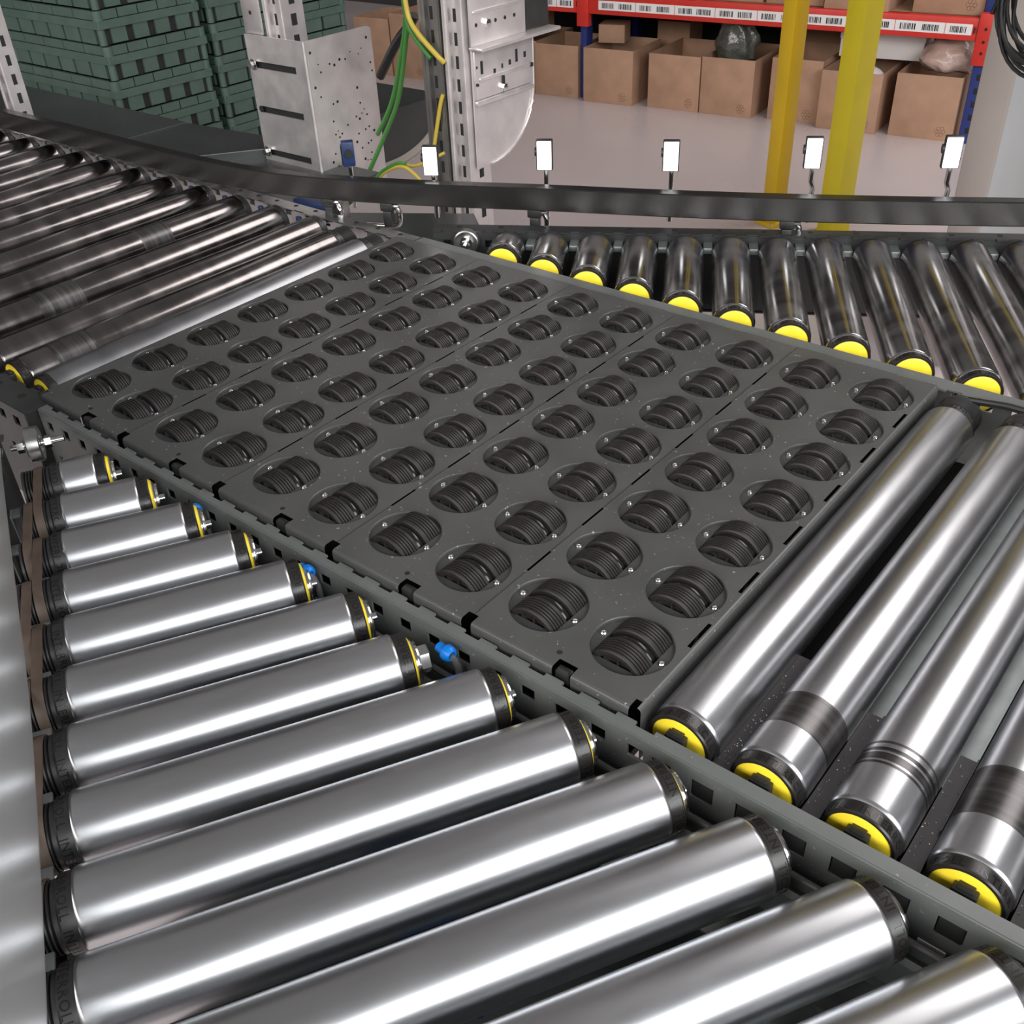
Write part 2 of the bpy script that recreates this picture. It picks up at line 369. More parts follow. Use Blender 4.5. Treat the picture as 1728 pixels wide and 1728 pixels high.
# ------------------------------------------------------------------ rollers
RR = 0.025; ZC = -0.021
def tube_mesh(L, m):
    return MB().lathe([(0.0215, 0.0015), (0.0225, 0.0), (0.0240, 0.0004), (0.0248, 0.0014), (RR, 0.003), (RR, L - 0.003), (0.0248, L - 0.0014),
                       (0.0240, L - 0.0004), (0.0225, L), (0.0215, L - 0.0015)], 56).mesh('tube', m, 35)
ring_me = MB().lathe([(0.0232, 0.003), (0.0236, -0.001), (0.0236, -0.0085), (0.0228, -0.0096), (0.0208, -0.0096), (0.0205, -0.0075)], 48).mesh('end_ring', 'ring_plastic', 35)
capy_me = MB().lathe([(0.0206, -0.006), (0.0206, -0.0088), (0.0200, -0.0094), (0.012, -0.0102), (0.006, -0.0104), (0, -0.0104)], 40).mesh('end_cap', 'yellow_cap', 40)
capd_me = MB().lathe([(0.0206, -0.006), (0.0206, -0.0088), (0.0185, -0.0115), (0.008, -0.012), (0, -0.012)], 40).mesh('end_disc', 'yellow_cap', 40)
hb = MB().cbox(-0.0072, 0.0072, -0.0170, -0.0100, 0.003, 0.0125, 0.001).cbox(-0.0048, 0.0048, -0.0155, -0.0100, 0.0120, 0.0145, 0.0008)
hang_me = hb.mesh('hanger_clip', 'black_plastic', 35)
nutp = MB().lathe([(0.0, -0.0112), (0.0165, -0.0112), (0.0172, -0.012), (0.0172, -0.0128), (0.0160, -0.0135), (0.0150, -0.0138), (0.0155, -0.0145), (0.0150, -0.0158), (0.006, -0.016), (0.0, -0.016)], 36)
nutp.cyl((0, -0.016, 0), (0, -0.0205, 0), 0.0042, 14)
nut_me = nutp.mesh('axle_nut', 'chrome', 30)
grp = [(0.0232, 0.003), (0.0236, -0.001), (0.0236, -0.008), (0.0215, -0.0095)]
for k in range(8):
    y = -0.011 - k * 0.0026
    grp += [(0.0215, y), (0.0215, y - 0.0009), (0.0188, y - 0.0014), (0.0188, y - 0.0019)]
grp += [(0.0215, -0.032), (0.0215, -0.034), (0.012, -0.035), (0.0, -0.035)]
groove_me = MB().lathe(grp, 40).mesh('drive_head', 'black_plastic', 30)
plain_me = MB().lathe([(0.0232, 0.003), (0.0236, -0.001), (0.0236, -0.0085), (0.0215, -0.0105), (0.010, -0.0115), (0.010, -0.018), (0, -0.018)], 40).mesh('end_plug', 'black_plastic', 35)
def scuff_mesh(w_):
    return MB().lathe([(RR + 0.00012, 0), (RR + 0.00012, w_)], 56).mesh('scuffed_band', 'scuffed_band')
# lettering moulded round the end rings
def letter_mesh():
    cu = bpy.data.curves.new('ring_text', 'FONT'); cu.body = 'INTERROLL'; cu.size = 0.0078; cu.align_x = 'CENTER'; cu.space_character = 1.12; cu.resolution_u = 2
    to = bpy.data.objects.new('ring_text', cu); COL.objects.link(to); bpy.context.view_layer.update()
    dg = bpy.context.evaluated_depsgraph_get(); em = to.evaluated_get(dg).to_mesh()
    bm = bmesh.new(); bm.from_mesh(em); bmesh.ops.triangulate(bm, faces=bm.faces[:])
    vs = [v.co.copy() for v in bm.verts]; bm.verts.index_update(); fs = [[v.index for v in f.verts] for f in bm.faces]; bm.free()
    bpy.data.objects.remove(to); bpy.data.curves.remove(cu)
    mb = MB(); r = 0.02375
    for k in range(3):
        pts = []
        for p_ in vs:
            a = p_.x / r + k * 2 * PI / 3
            pts.append((r * math.sin(a), -0.0078 + p_.y, r * math.cos(a)))
        mb.add(pts, fs)
    return mb.mesh('lettering', 'gloss_black', 0)
let_me = letter_mesh()
FLIP = (0, 0, PI)
def roller(label, group, base, rotz, L, m, near='cap', far='plain', scuffs=(), spin=None):
    """axis along local +y; base = near end of the tube on the axis"""
    t = thing('conveyor_roller', label, 'roller', base, rotz, group)
    tube = inst('tube', tube_mesh(L, m), t)
    for (y, w_) in scuffs:
        inst('scuffed_band', scuff_mesh(w_), tube, (0, y, 0))
    for (kind, y, rot) in ((near, 0, (0, 0, 0)), (far, L, FLIP)):
        sp = random.uniform(0, 6.28) if spin is None else spin
        if kind in ('cap', 'nut', 'bare_cap'):
            rg = inst('end_ring', ring_me, t, (0, y, 0), rot)
            inst('lettering', let_me, rg, (0, 0, 0), (0, sp, 0))
            if kind != 'nut':
                inst('end_cap', capy_me, t, (0, y, 0), rot)
                if kind == 'cap': inst('hanger_clip', hang_me, t, (0, y, 0), rot)
            else:
                inst('end_cap', capd_me, t, (0, y, 0), rot); inst('axle_nut', nut_me, t, (0, y, 0), rot)
        elif kind == 'groove': 
            g = inst('drive_head', groove_me, t, (0, y, 0), rot); inst('lettering', let_me, g, (0, 0, 0), (0, sp, 0))
        else: inst('end_plug', plain_me, t, (0, y, 0), rot)
    return t
# main line, right of the deck
for k, x in enumerate([0.7405, 0.8020, 0.8648, 0.9277, 0.9906, 1.0535, 1.1164]):
    sc = {1: ((0.030, 0.032),), 2: ((0.034, 0.002), (0.038, 0.006), (0.046, 0.003), (0.053, 0.002)), 3: ((0.034, 0.044),)}.get(k, ())
    where = 'beside the right edge of the wheel deck' if k == 0 else 'of the near right lane, %s right of the wheel deck' % ORD[k]
    roller('shiny steel roller %s' % where, 'rollers right of the wheel deck', (x, -0.0335, ZC), 0, 0.4835, 'steel', 'cap', 'groove', sc, 0.35 + 0.2 * k)
# main line, left of the deck
xl = [-0.0668, -0.128, -0.1907] + [-0.278 - 0.0885 * k for k in range(11)]
for k, x in enumerate(xl):
    L = 0.463 if k < 2 else 0.488
    sc = {1: ((0.035, 0.05),), 3: ((0.10, 0.06),), 4: ((0.31, 0.05),)}.get(k, ())
    where = 'next to the left edge of the wheel deck' if k == 0 else '%s to the left of the wheel deck' % ORD[k]
    roller('worn dull steel roller %s' % where, 'rollers left of the wheel deck', (x, -0.0245, ZC), 0, L + 0.0065, 'mid_steel' if k == 0 else 'worn_steel', 'cap', 'groove' if k < 2 else 'plain', sc)  # darker steels here carry the dark reflections in their colour
# near side lane, thirty degrees off the main line
A30 = math.radians(30)
PL = Vector((math.cos(A30), -math.sin(A30), 0)); DL = Vector((math.sin(A30), math.cos(A30), 0))
for k in range(15):
    p_ = 0.157 + 0.06 * k
    q1 = (-0.0905 + 0.5 * p_) / 0.866 - (0.014 if k == 6 else 0); q0 = -0.045
    b_ = PL * p_ + DL * q0
    lab = 'shortest bright steel roller of the near side lane' if k == 0 else 'bright steel roller of the near side lane, %s from its pointed end' % ORD[k]
    rl = roller(lab, 'rollers of the near side lane', (b_.x, b_.y, ZC), -A30, q1 - q0, 'steel', 'groove', 'nut', (), 0.3 + k * 0.21)
    if k == 6: MB().lathe([(0.0, -0.0155), (0.0098, -0.0155), (0.0105, -0.0165), (0.0105, -0.0235), (0.0095, -0.0245), (0.0, -0.0245)], 6).build('big_hex_nut', 'chrome', rl, (0, q1 - q0, 0)).rotation_euler = FLIP
# far side lane
PF = Vector((math.cos(A30), math.sin(A30), 0)); DF = Vector((-math.sin(A30), math.cos(A30), 0))
for k in range(13):
    p_ = 0.366 + 0.0605 * k
    q0 = (0.543 - 0.5 * p_) / 0.866; q1 = 0.452
    if q1 - q0 < 0.03: q0 = q1 - 0.03
    b_ = PF * p_ + DF * q0
    lab = 'shortest dark shiny roller of the far side lane' if k == 0 else 'dark shiny roller of the far side lane, %s from its pointed end' % ORD[k]
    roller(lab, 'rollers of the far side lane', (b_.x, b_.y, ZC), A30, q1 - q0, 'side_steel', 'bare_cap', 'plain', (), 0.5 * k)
# skate wheels at the pointed ends of the side lanes
def skate(label, loc, rz):
    t = thing('skate_wheel', label, 'skate wheel', loc, rz, 'small skate wheels at the lane tips')
    MB().lathe([(0.009, -0.006), (0.0165, -0.0065), (0.018, -0.0055), (0.0182, 0.0), (0.018, 0.0055), (0.0165, 0.0065), (0.009, 0.006), (0.009, -0.006)], 40).build('tyre', 'galvanised', t)
    MB().lathe([(0.0, -0.0045), (0.0095, -0.0045), (0.0095, 0.0045), (0.0, 0.0045)], 24).build('bearing', 'chrome', t)
    b2 = MB().cyl((0, -0.022, 0), (0, 0.028, 0), 0.0035, 14); b2.lathe([(0, 0.010), (0.0065, 0.010), (0.0065, 0.016), (0, 0.016)], 6)
    b2.lathe([(0, -0.016), (0.0065, -0.016), (0.0065, -0.010), (0, -0.010)], 6); b2.build('bolt', 'chrome', t)
skate('small steel skate wheel at the pointed end of the near side lane', (0.026, -0.098, -0.016), -A30)
skate('small steel skate wheel at the pointed end of the far side lane', (0.027, 0.562, -0.018), A30)

# drive belts and spacer tabs on the outer ends of the near lane rollers
for k in range(12):
    a = PL * (0.157 + 0.06 * k); b = PL * (0.157 + 0.06 * (k + 1)); q = -0.068 if k % 2 else -0.060
    ro, ri = 0.0230, 0.0218; mb = MB(); n = 14; ring = []
    for s_ in range(n + 1): ring.append((b, PI / 2 - PI * s_ / n))
    for s_ in range(n + 1): ring.append((a, -PI / 2 - PI * s_ / n))
    vs = []
    for (c, an) in ring:
        for (r, qq) in ((ro, q), (ro, q - 0.0075), (ri, q - 0.0075), (ri, q)):
            P_ = c + PL * (r * math.cos(an)) + DL * qq; vs.append((P_.x, P_.y, ZC + r * math.sin(an)))
    m_ = len(ring); fs = []
    for i in range(m_):
        for e in range(4):
            fs.append((i * 4 + e, ((i + 1) % m_) * 4 + e, ((i + 1) % m_) * 4 + (e + 1) % 4, i * 4 + (e + 1) % 4))
    mb.add(vs, fs)
    ob = mb.build('drive_belt', 'belt_brown')
    tag(ob, 'brown ribbed belt joining the %s and %s outer roller ends of the near lane' % (ORD[k], ORD[k + 1]), 'drive belt', 'belts on the near side lane')
    c = (a + b) / 2 + DL * -0.082
    tb = MB().cbox(-0.0068, 0.0068, -0.010, 0.022, -0.002, 0.001, 0.0006).cbox(-0.0068, 0.0068, -0.012, -0.010, -0.03, 0.001, 0.0006)
    ob = tb.build('spacer_tab', 'frame_steel', None, (c.x, c.y, -0.020)); ob.rotation_euler = (0, 0, -A30)
    tag(ob, 'grey steel tab between the %s and %s rollers at the guard' % (ORD[k], ORD[k + 1]), 'bracket', 'spacer tabs of the near lane')

# ------------------------------------------------------------------ side rails
def rail(name, label, y_in, y_out, x0, x1, m, pitch, win, ztop=-0.006, depth=0.13, comb=True, holes=True, xs_big=None):
    """folded rail along x: flange between y_in (deck side) and y_out, web hanging at y_out"""
    t = thing(name, label, 'conveyor rail', (0, 0, 0))
    s_ = 1 if y_out > y_in else -1
    hl = []; x = x0 + 0.01
    while x < x1 - 0.012:
        if xs_big and x > xs_big and x < xs_big + pitch: x = 0.7405 - 0.0083; pitch = 0.03145
        hl.append((x, x + pitch * 0.5)); x += pitch
    ya, yb = min(y_in, y_out), max(y_in, y_out)
    gaps = []
    if comb:
        c0, c1 = (yb - 0.0035, yb + 0.01) if s_ < 0 else (ya - 0.01, ya + 0.0035)
        gaps = [(a_, b_, c0, c1) for a_, b_ in hl if not (xs_big and a_ > xs_big)]
    MB().perf(x0, x1, ya, yb, gaps, 0.002, TR(0, 0, ztop)).build('flange', m, t)
    wins = []
    for a_, b_ in hl:
        big = xs_big and a_ > xs_big
        wins.append((a_, a_ + (0.016 if big else win), 0.010, 0.010 + (0.016 if big else 0.011)))
        if holes and int((a_ - x0) / pitch) % 2 == 0: wins.append((a_ + 0.003, a_ + 0.010, 0.052, 0.058))
    if s_ < 0: T = TR(0, y_out, ztop) @ RX(-PI / 2) @ Matrix.Scale(-1, 4, (0, 1, 0)); T = Matrix(((1, 0, 0, 0), (0, 0, -1, y_out + 0.0005), (0, -1, 0, ztop - 0.0005), (0, 0, 0, 1)))
    else: T = Matrix(((1, 0, 0, 0), (0, 0, 1, y_out - 0.0005), (0, -1, 0, ztop - 0.0005), (0, 0, 0, 1)))
    MB().perf(x0, x1, 0, depth, wins, -0.002 if s_ < 0 else 0.002, T).build('web', m, t)
    return t, hl
nr, hl = rail('side_rail', 'grey slotted steel rail along the near edge of the wheel deck', -0.0540, -0.0640, -0.02, 1.45, 'rail_paint', 0.0302, 0.0125, xs_big=0.72)
for a_, b_ in hl:
    if a_ > 0.72: MB().cbox(a_ + 0.0005, a_ + 0.0155, -0.0648, -0.0560, -0.0325, -0.0165, 0.001).build('roller_socket', 'interior_dark', nr)
MB().perf(-0.02, 1.45, -0.0640, -0.0550, [], 0.002, TR(0, 0, -0.138)).build('lower_flange', 'rail_paint', nr)
MB().box(0.915, 0.931, -0.0663, -0.0656, -0.060, -0.044).build('sticker', 'white_label', nr)
lb = MB().box(0.966, 1.02, -0.0663, -0.0656, -0.085, -0.030).build('sticker', 'white_label', nr)
tx = MB()
for r in range(9):
    x = 0.969
    while x < 1.01:
        ww = random.uniform(0.002, 0.007); tx.box(x, x + ww, -0.0667, -0.0662, -0.083 + 0.0052 * r, -0.0810 + 0.0052 * r); x += ww + 0.0012
tag(tx.build('print_lines', 'ink_black', lb, smooth=0), kind='stuff')
nl, hl2 = rail('side_rail', 'dark slotted rail corner at the far left, beside the yellow roller caps', -0.0435, -0.078, -1.3, -0.022, 'dark_rail', 0.0302, 0.0125)
MB().box(-0.025, -0.023, -0.077, -0.042, -0.135, -0.0085).box(-1.3, -0.025, -0.071, -0.069, -0.135, -0.0085).build('inner_liner', 'interior_dark', nl)  # added dark plates, stand in for shade behind the rail windows
for k in range(12): MB().cyl((-0.06 - 0.05 * k, -0.060, -0.0058), (-0.06 - 0.05 * k, -0.060, -0.0052), 0.004, 14).build('rail_hole', 'interior_dark', nl)
fr, hl3 = rail('side_rail', 'dark grey slotted rail between the wheel deck and the far side lane', 0.497, 0.519, -0.015, 1.2, 'rail_paint', 0.0302, 0.0125, comb=True)
fl, hl4 = rail('side_rail', 'bright galvanised perforated rail behind the worn left rollers', 0.492, 0.517, -1.6, -0.017, 'galvanised', 0.0443, 0.012, comb=True, holes=False)
for k in range(30):
    x = -0.05 - 0.0443 * k
    MB().cyl((x, 0.509, -0.0063), (x, 0.509, -0.0056), 0.0036, 12).build('rail_hole', 'interior_dark', fl)
for k, x in enumerate(xl):
    if k >= 2: MB().cbox(x + 0.028, x + 0.036, 0.487, 0.493, -0.03, -0.012, 0.001).build('blue_clip', 'dark_blue', fl)
# far lane rail and near lane outer rail, along the thirty degree lines
def lane_rail(name, label, origin, ang, L, m, side, tab0, tabp, depth=0.11, zt=-0.004):
    t = thing(name, label, 'conveyor rail', (origin[0], origin[1], 0), ang)
    gaps = []; x = 0.012
    while x < L - 0.02: gaps.append((x, x + 0.016)); x += 0.0302
    y0, y1 = (0.0, 0.026) if side > 0 else (-0.026, 0.0)
    cg = [(a_, b_, -0.01, 0.0045) if side > 0 else (a_, b_, -0.0045, 0.01) for a_, b_ in gaps]
    MB().perf(0, L, y0, y1, cg, 0.002, TR(0, 0, zt)).build('flange', m, t)
    for a_, b_ in gaps[::2]:
        MB().cyl((a_ + 0.023, side * 0.017, zt + 0.0001), (a_ + 0.023, side * 0.017, zt + 0.0006), 0.0036, 12).build('rail_hole', 'interior_dark', t)
    mb = MB(); mb.perf(0, L, 0.0, depth, [(a_ + 0.002, a_ + 0.013, 0.012, 0.022) for a_, b_ in gaps], 0.002, Matrix(((1, 0, 0, 0), (0, 0, 1, side * 0.0045), (0, -1, 0, zt - 0.002), (0, 0, 0, 1))))
    mb.box(0, L, min(side * 0.024, side * 0.026), max(side * 0.024, side * 0.026), zt - depth, zt - 0.002); mb.build('web', m, t)
    mb = MB().box(0, L, min(side * 0.0, side * 0.026), max(side * 0.0, side * 0.026), zt - depth - 0.002, zt - depth); mb.build('lower_flange', m, t)
    k = 0
    while tab0 + tabp * k < L - 0.02:
        a_ = tab0 + tabp * k; y0_, y1_ = sorted((-side * 0.022, side * 0.0030)); k += 1
        MB().cbox(a_ - 0.0062, a_ + 0.0062, y0_, y1_, zt - 0.018, zt - 0.010, 0.001).build('spacer_tab', 'frame_steel', t)
    return t
fo = DF * 0.478 + PF * 0.255
lane_rail('side_rail', 'black slotted rail closing the far side lane below the curved guide', (fo.x, fo.y), A30, 1.1, 'dark_rail', 1, 0.111 + 0.03025, 0.0605)
no = DL * -0.098 + PL * 0.06
lane_rail('side_rail', 'dark slotted rail under the grey guard of the near side lane', (no.x, no.y), -A30, 1.0, 'dark_rail', -1, 5.0, 1.0)

# lighter frame profiles under the near lane, parallel to the near rail
t = thing('frame_profile', 'grey ridged metal profile running below the near rail beside roller ends', 'frame profile', (0, 0, 0))
pr = [(0.0, -0.075), (0.0, -0.050), (-0.004, -0.048), (-0.006, -0.052), (-0.010, -0.052), (-0.012, -0.048), (-0.016, -0.050), (-0.016, -0.075)]
MB().sweep([(0.05, -0.0672, 0), (1.4, -0.0672, 0)], [(b_[0], b_[1]) for b_ in pr]).build('ridged_bar', 'frame_steel', t)
MB().sweep([(0.05, -0.0860, -0.02), (1.4, -0.0860, -0.02)], [(-0.03, -0.062), (-0.03, -0.06), (0.0, -0.06), (0.0, -0.062)]).build('lip', 'galvanised', t)
for k in range(4):
    c = PL * (0.42 + 0.2 * k) + DL * 0.1
    t = thing('cross_member', 'pale steel cross bar under the near lane, %s from the lane tip' % ORD[k], 'cross bar', (c.x, c.y, -0.085), -A30, 'cross bars under the near lane')
    MB().cbox(-0.022, 0.022, -0.18, (-0.105 + 0.5 * (0.40 + 0.2 * k)) / 0.866 - 0.1, -0.004, 0.0, 0.001).build('top_plate', 'frame_steel', t)
    MB().box(-0.022, -0.020, -0.18, (-0.105 + 0.5 * (0.40 + 0.2 * k)) / 0.866 - 0.1, -0.05, -0.004).build('side_plate', 'frame_steel', t)
ob = MB().cbox(-0.02, 0.02, -0.012, 0.012, -0.012, 0.012, 0.002)
for k in range(5): ob.box(-0.018 + 0.008 * k, -0.014 + 0.008 * k, -0.0128, 0.0128, -0.0128, 0.0128)
ob = ob.build('blue_connector', 'blue_plastic', None, (0.70, -0.235, -0.10)); ob.rotation_euler = (0, 0, 0.9)
tag(ob, 'blue ribbed plug seen in the gap between two near lane rollers', 'connector')
# blue push-in fittings with hoses and a big bolt beside the near rail
for k, (x, y, z, lab) in enumerate([(0.567, -0.0765, -0.012, 'blue round hose fitting beside the big bolt at the near rail'), (0.4125, -0.0755, -0.011, 'blue round hose fitting left of the big bolt, at the near rail'), (0.263, -0.0755, -0.012, 'small blue hose fitting near the short rollers of the near lane')]):
    t = thing('hose_fitting', lab, 'fitting', (x, y, z), 0.55, 'blue fittings along the near rail')
    MB().lathe([(0.0, 0.0), (0.003, 0.0), (0.0032, -0.003), (0.0042, -0.003), (0.0058, -0.001), (0.0062, 0.001), (0.0062, 0.004), (0.004, 0.005), (0.004, 0.012), (0, 0.012)], 24, RZ(0.9)).build('collar', 'blue_plastic', t)
    MB().tube([(0, 0, -0.001), (0.003, 0.001, -0.006), (0.005, 0.0015, -0.014), (0.006, 0.001, -0.030)], 0.0026, 10).build('hose', 'hose_grey', t)
for k in range(3):
    y0 = -0.0690 - 0.003 * k
    ob = MB().tube([(0.05, y0, -0.046 + 0.004 * k), (0.3, y0, -0.047 + 0.004 * k), (0.55, y0, -0.046 + 0.004 * k), (0.8, y0, -0.047 + 0.004 * k), (1.0, y0, -0.046 + 0.004 * k)], 0.0022, 8).build('hose', 'hose_grey' if k else 'cable_black')
    tag(ob, 'thin dark hose running under the near rail, %s from the rail' % ORD[k], 'hose', 'hoses under the near rail')

# black gap plates between the right hand rollers
for k in range(5):
    xc = [0.7712, 0.8334, 0.8962, 0.9592, 1.0220][k]
    pts = [(-0.013, -0.0512), (0.013, -0.0512), (0.0062, -0.0420), (0.0058, -0.03), (0.0058, 0.085 if k == 0 else 0.062), (-0.0058, 0.085 if k == 0 else 0.062), (-0.0058, -0.03), (-0.0062, -0.0420)]
    mb = MB(); n = len(pts)
    mb.add([(x, y, 0) for x, y in pts] + [(x, y, -0.002) for x, y in pts], [tuple(range(n)), tuple(range(n, 2 * n))[::-1]] + [(i, n + i, n + (i + 1) % n, (i + 1) % n) for i in range(n)])
    mb.box(0.0048, 0.0058, -0.006, 0.085 if k == 0 else 0.062, 0, 0.003)
    ob = mb.build('gap_plate', 'black_plastic', None, (xc, 0, -0.024), smooth=0)
    ob.data.materials[0] = M['gap_black'] if 'gap_black' in M else mat('gap_black', (0.022, 0.021, 0.021), 0.45, 0, speck=0.8, speckscale=330)
    tag(ob, 'black dusty plate in the gap after the %s roller right of the deck' % ORD[k], 'gap plate', 'gap plates between the right rollers')
    fk = MB()
    for q in range(70 if k == 0 else 22):
        x, y = random.uniform(-0.0045, 0.0040), random.uniform(-0.035, 0.08 if k == 0 else 0.055); a = random.uniform(0, 6.28); l = random.uniform(0.0004, 0.0013)
        fk.add([(x, y, 0.0002), (x + l * math.cos(a), y + l * math.sin(a), 0.0005), (x + 0.0005 * math.sin(a), y - 0.0005 * math.cos(a), 0.0008)], [(0, 1, 2)])
    tag(fk.build('metal_chips', 'white_label', ob, smooth=0), kind='stuff')
    if k:
        ob = MB().box(xc - 0.012, xc + 0.004, 0.05, 0.47, -0.05, -0.047).box(xc + 0.003, xc + 0.004, 0.05, 0.47, -0.047, -0.036).build('under_strip', 'frame_steel')
        tag(ob, 'grey steel strip under the gap after the %s roller right of the deck' % ORD[k], 'strip', 'strips under the right rollers')
ob = MB().tube([(0.722, 0.470, -0.02), (0.735, 0.484, -0.004), (0.78, 0.487, 0.0), (0.9, 0.489, 0.0), (1.1, 0.49, -0.002)], 0.0036, 10).build('cable', 'cable_black')
tag(ob, 'thick black cable along the far rail behind the right rollers', 'cable')

ob = MB().cbox(0.722, 1.35, -0.04, 0.48, -0.075, -0.070, 0.001).build('motor_tray', 'interior_dark'); tag(ob, 'dark tray below the gaps of the rollers right of the deck', 'tray')  # near-black sheet put in for the shade between these rollers
pts = [(-0.03, -0.0810), (0.66, -0.0810), (0.40, -0.27), (-0.03, -0.115)]
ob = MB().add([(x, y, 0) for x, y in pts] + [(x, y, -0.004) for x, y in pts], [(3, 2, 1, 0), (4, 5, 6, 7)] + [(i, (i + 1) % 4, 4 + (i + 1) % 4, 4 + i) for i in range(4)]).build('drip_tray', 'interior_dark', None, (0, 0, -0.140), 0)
tag(ob, 'dark tray below the short rollers of the near side lane', 'tray')  # dark sheet added so the near lane tip reads as shaded
pts = [(0.06, 0.525), (0.60, 0.525), (0.40, 0.74), (0.02, 0.56)]
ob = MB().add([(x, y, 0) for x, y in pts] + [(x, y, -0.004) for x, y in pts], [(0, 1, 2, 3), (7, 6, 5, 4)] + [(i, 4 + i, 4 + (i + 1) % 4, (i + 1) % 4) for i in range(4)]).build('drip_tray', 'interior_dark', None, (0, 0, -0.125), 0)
tag(ob, 'dark tray below the short rollers of the far side lane', 'tray')  # added dark sheet, stands in for shade under the far lane tip
pts = [(0.665, -0.0670), (1.4, -0.0670), (1.2, -0.62), (0.41, -0.29)]
ob = MB().add([(x, y, 0) for x, y in pts] + [(x, y, -0.004) for x, y in pts], [(3, 2, 1, 0), (4, 5, 6, 7)] + [(i, (i + 1) % 4, 4 + (i + 1) % 4, 4 + i) for i in range(4)]).build('drip_tray', 'frame_steel', None, (0, 0, -0.150), 0)
tag(ob, 'grey steel pan below the long rollers of the near side lane', 'tray')  # added sheet, covers the lit floor under the long rollers
# supporting frame of the line, hidden below
for k, (x, y) in enumerate([(0.15, 0.02), (0.6, 0.02), (0.15, 0.44), (0.6, 0.44), (-0.9, 0.0), (-0.9, 0.46), (1.2, 0.02), (1.2, 0.46)]):
    t = thing('support_leg', 'grey conveyor leg under the line, %s of the eight legs' % ORD[k], 'support leg', (x, y, -H), 0, 'legs under the conveyor')
    MB().cbox(-0.02, 0.02, -0.02, 0.02, 0.012, 0.55 + 0.135, 0.002).build('post', 'frame_steel', t)
    MB().cyl((0, 0, 0), (0, 0, 0.012), 0.035, 20).build('foot', 'black_plastic', t)

# ------------------------------------------------------------------ curved black guide, its brackets, white panels and sensor
def smooth_line(pts, it=3):
    for _ in range(it):
        q = [pts[0]]
        for a_, b_ in zip(pts[:-1], pts[1:]):
            q += [tuple(a_[i] * 0.75 + b_[i] * 0.25 for i in range(3)), tuple(a_[i] * 0.25 + b_[i] * 0.75 for i in range(3))]
        pts = q + [pts[-1]]
    return pts
GP = [(-1.6, 0.452), (-1.05, 0.458), (-0.85, 0.462), (-0.66, 0.463), (-0.493, 0.464), (-0.356, 0.474), (-0.25, 0.498), (-0.156, 0.530), (-0.03, 0.584),
      (0.086, 0.642), (0.238, 0.709), (0.379, 0.778), (0.512, 0.848), (0.655, 0.930), (0.95, 1.10)]
gl = smooth_line([(x, y, 0) for x, y in GP])
ob = MB().sweep(gl, [(0.0, 0.0155), (0.0015, 0.014), (0.0185, 0.014), (0.020, 0.0155), (0.020, 0.0445), (0.0185, 0.046), (0.0015, 0.046), (0.0, 0.0445)]).build('guide_rail', 'guide_black')
tag(ob, 'long curved dark grey guide bar sweeping behind the rollers at the far side', 'guide rail')
GN = [(-0.16, -0.04), (-0.011, -0.104), (0.108, -0.163), (0.277, -0.243), (0.401, -0.301), (0.494, -0.349), (0.566, -0.387), (0.605, -0.408), (0.80, -0.515)]
gn = smooth_line([(x, y, 0) for x, y in GN])
ob = MB().sweep(gn, [(0.0, 0.029), (-0.0005, 0.0245), (-0.002, 0.0205), (-0.0045, 0.0175), (-0.008, 0.0157), (-0.012, 0.015), (-0.018, 0.015), (-0.018, 0.13), (-0.002, 0.13), (0.0, 0.128)]).build('guide_rail', 'guard_grey')
tag(ob, 'smooth pale grey guard along the left edge of the near side lane', 'guide rail')
def bracket(label, x, y, rz, leg):
    t = thing('guide_bracket', label, 'bracket', (x, y, 0), rz, 'brackets holding the curved guide')
    MB().cbox(-0.010, 0.010, 0.002, 0.018, 0.002, 0.0145, 0.002).cbox(-0.007, 0.007, 0.003, 0.017, -0.022, 0.002, 0.002).build('clamp', 'black_plastic', t)
    MB().tube(smooth_line([(0.012, 0.010, 0.010), (0.018, 0.010, -0.002), (0.016, 0.012, -0.020), (0.0, 0.014, -0.024), (leg, 0.014, -0.024)], 2), 0.0042, 12).build('rod', 'chrome', t)
    MB().lathe([(0, -0.005), (0.005, -0.005), (0.005, 0.005), (0, 0.005)], 6, TR(0.012, 0.010, 0.009) @ RZ(PI / 2)).build('bolt', 'chrome', t)
bracket('black clamp with bent rod under the curved guide beside the galvanised rail', -0.115, 0.547, 0.42, -0.045)
bracket('black clamp with bent rod under the curved guide below the second lamp', 0.085, 0.642, 0.46, -0.04)
bracket('black clamp under the curved guide by the yellow posts', 0.40, 0.79, 0.50, -0.04)
bracket('black clamp under the curved guide at the dark blue box', -0.205, 0.513, 0.30, -0.03)
def rod_panel(label, x, y, z, bent):
    ang = math.atan2(-0.866, 0.5) + PI / 2
    t = thing('sensor_lamp', label, 'lamp', (x, y, 0.0), ang, 'white panels on rods along the curved guide')
    # local -y faces the rollers
    MB().cbox(-0.0115, 0.0115, 0.0, 0.009, z - 0.021, z + 0.021, 0.0015).build('housing', 'black_plastic', t)
    MB().cbox(-0.0100, 0.0100, -0.0018, 0.001, z - 0.0195, z + 0.0195, 0.0008).build('white_panel', 'lamp_white', t)
    MB().cyl((-0.0135, 0.0045, z + 0.004), (-0.0105, 0.0045, z + 0.004), 0.006, 18).build('knob', 'black_plastic', t)
    pts = [(0.002, 0.006, z - 0.019), (0.002, 0.006, 0.035), (0.002, 0.006, 0.005)]
    if bent: pts = [(0.002, 0.006, z - 0.019), (0.002, 0.006, 0.046), (0.006, 0.006, 0.036), (0.004, 0.010, 0.01), (0.004, 0.010, -0.004)]
    MB().tube(pts + [(pts[-1][0], pts[-1][1], -0.012)], 0.0038, 12).build('rod', 'chrome', t)
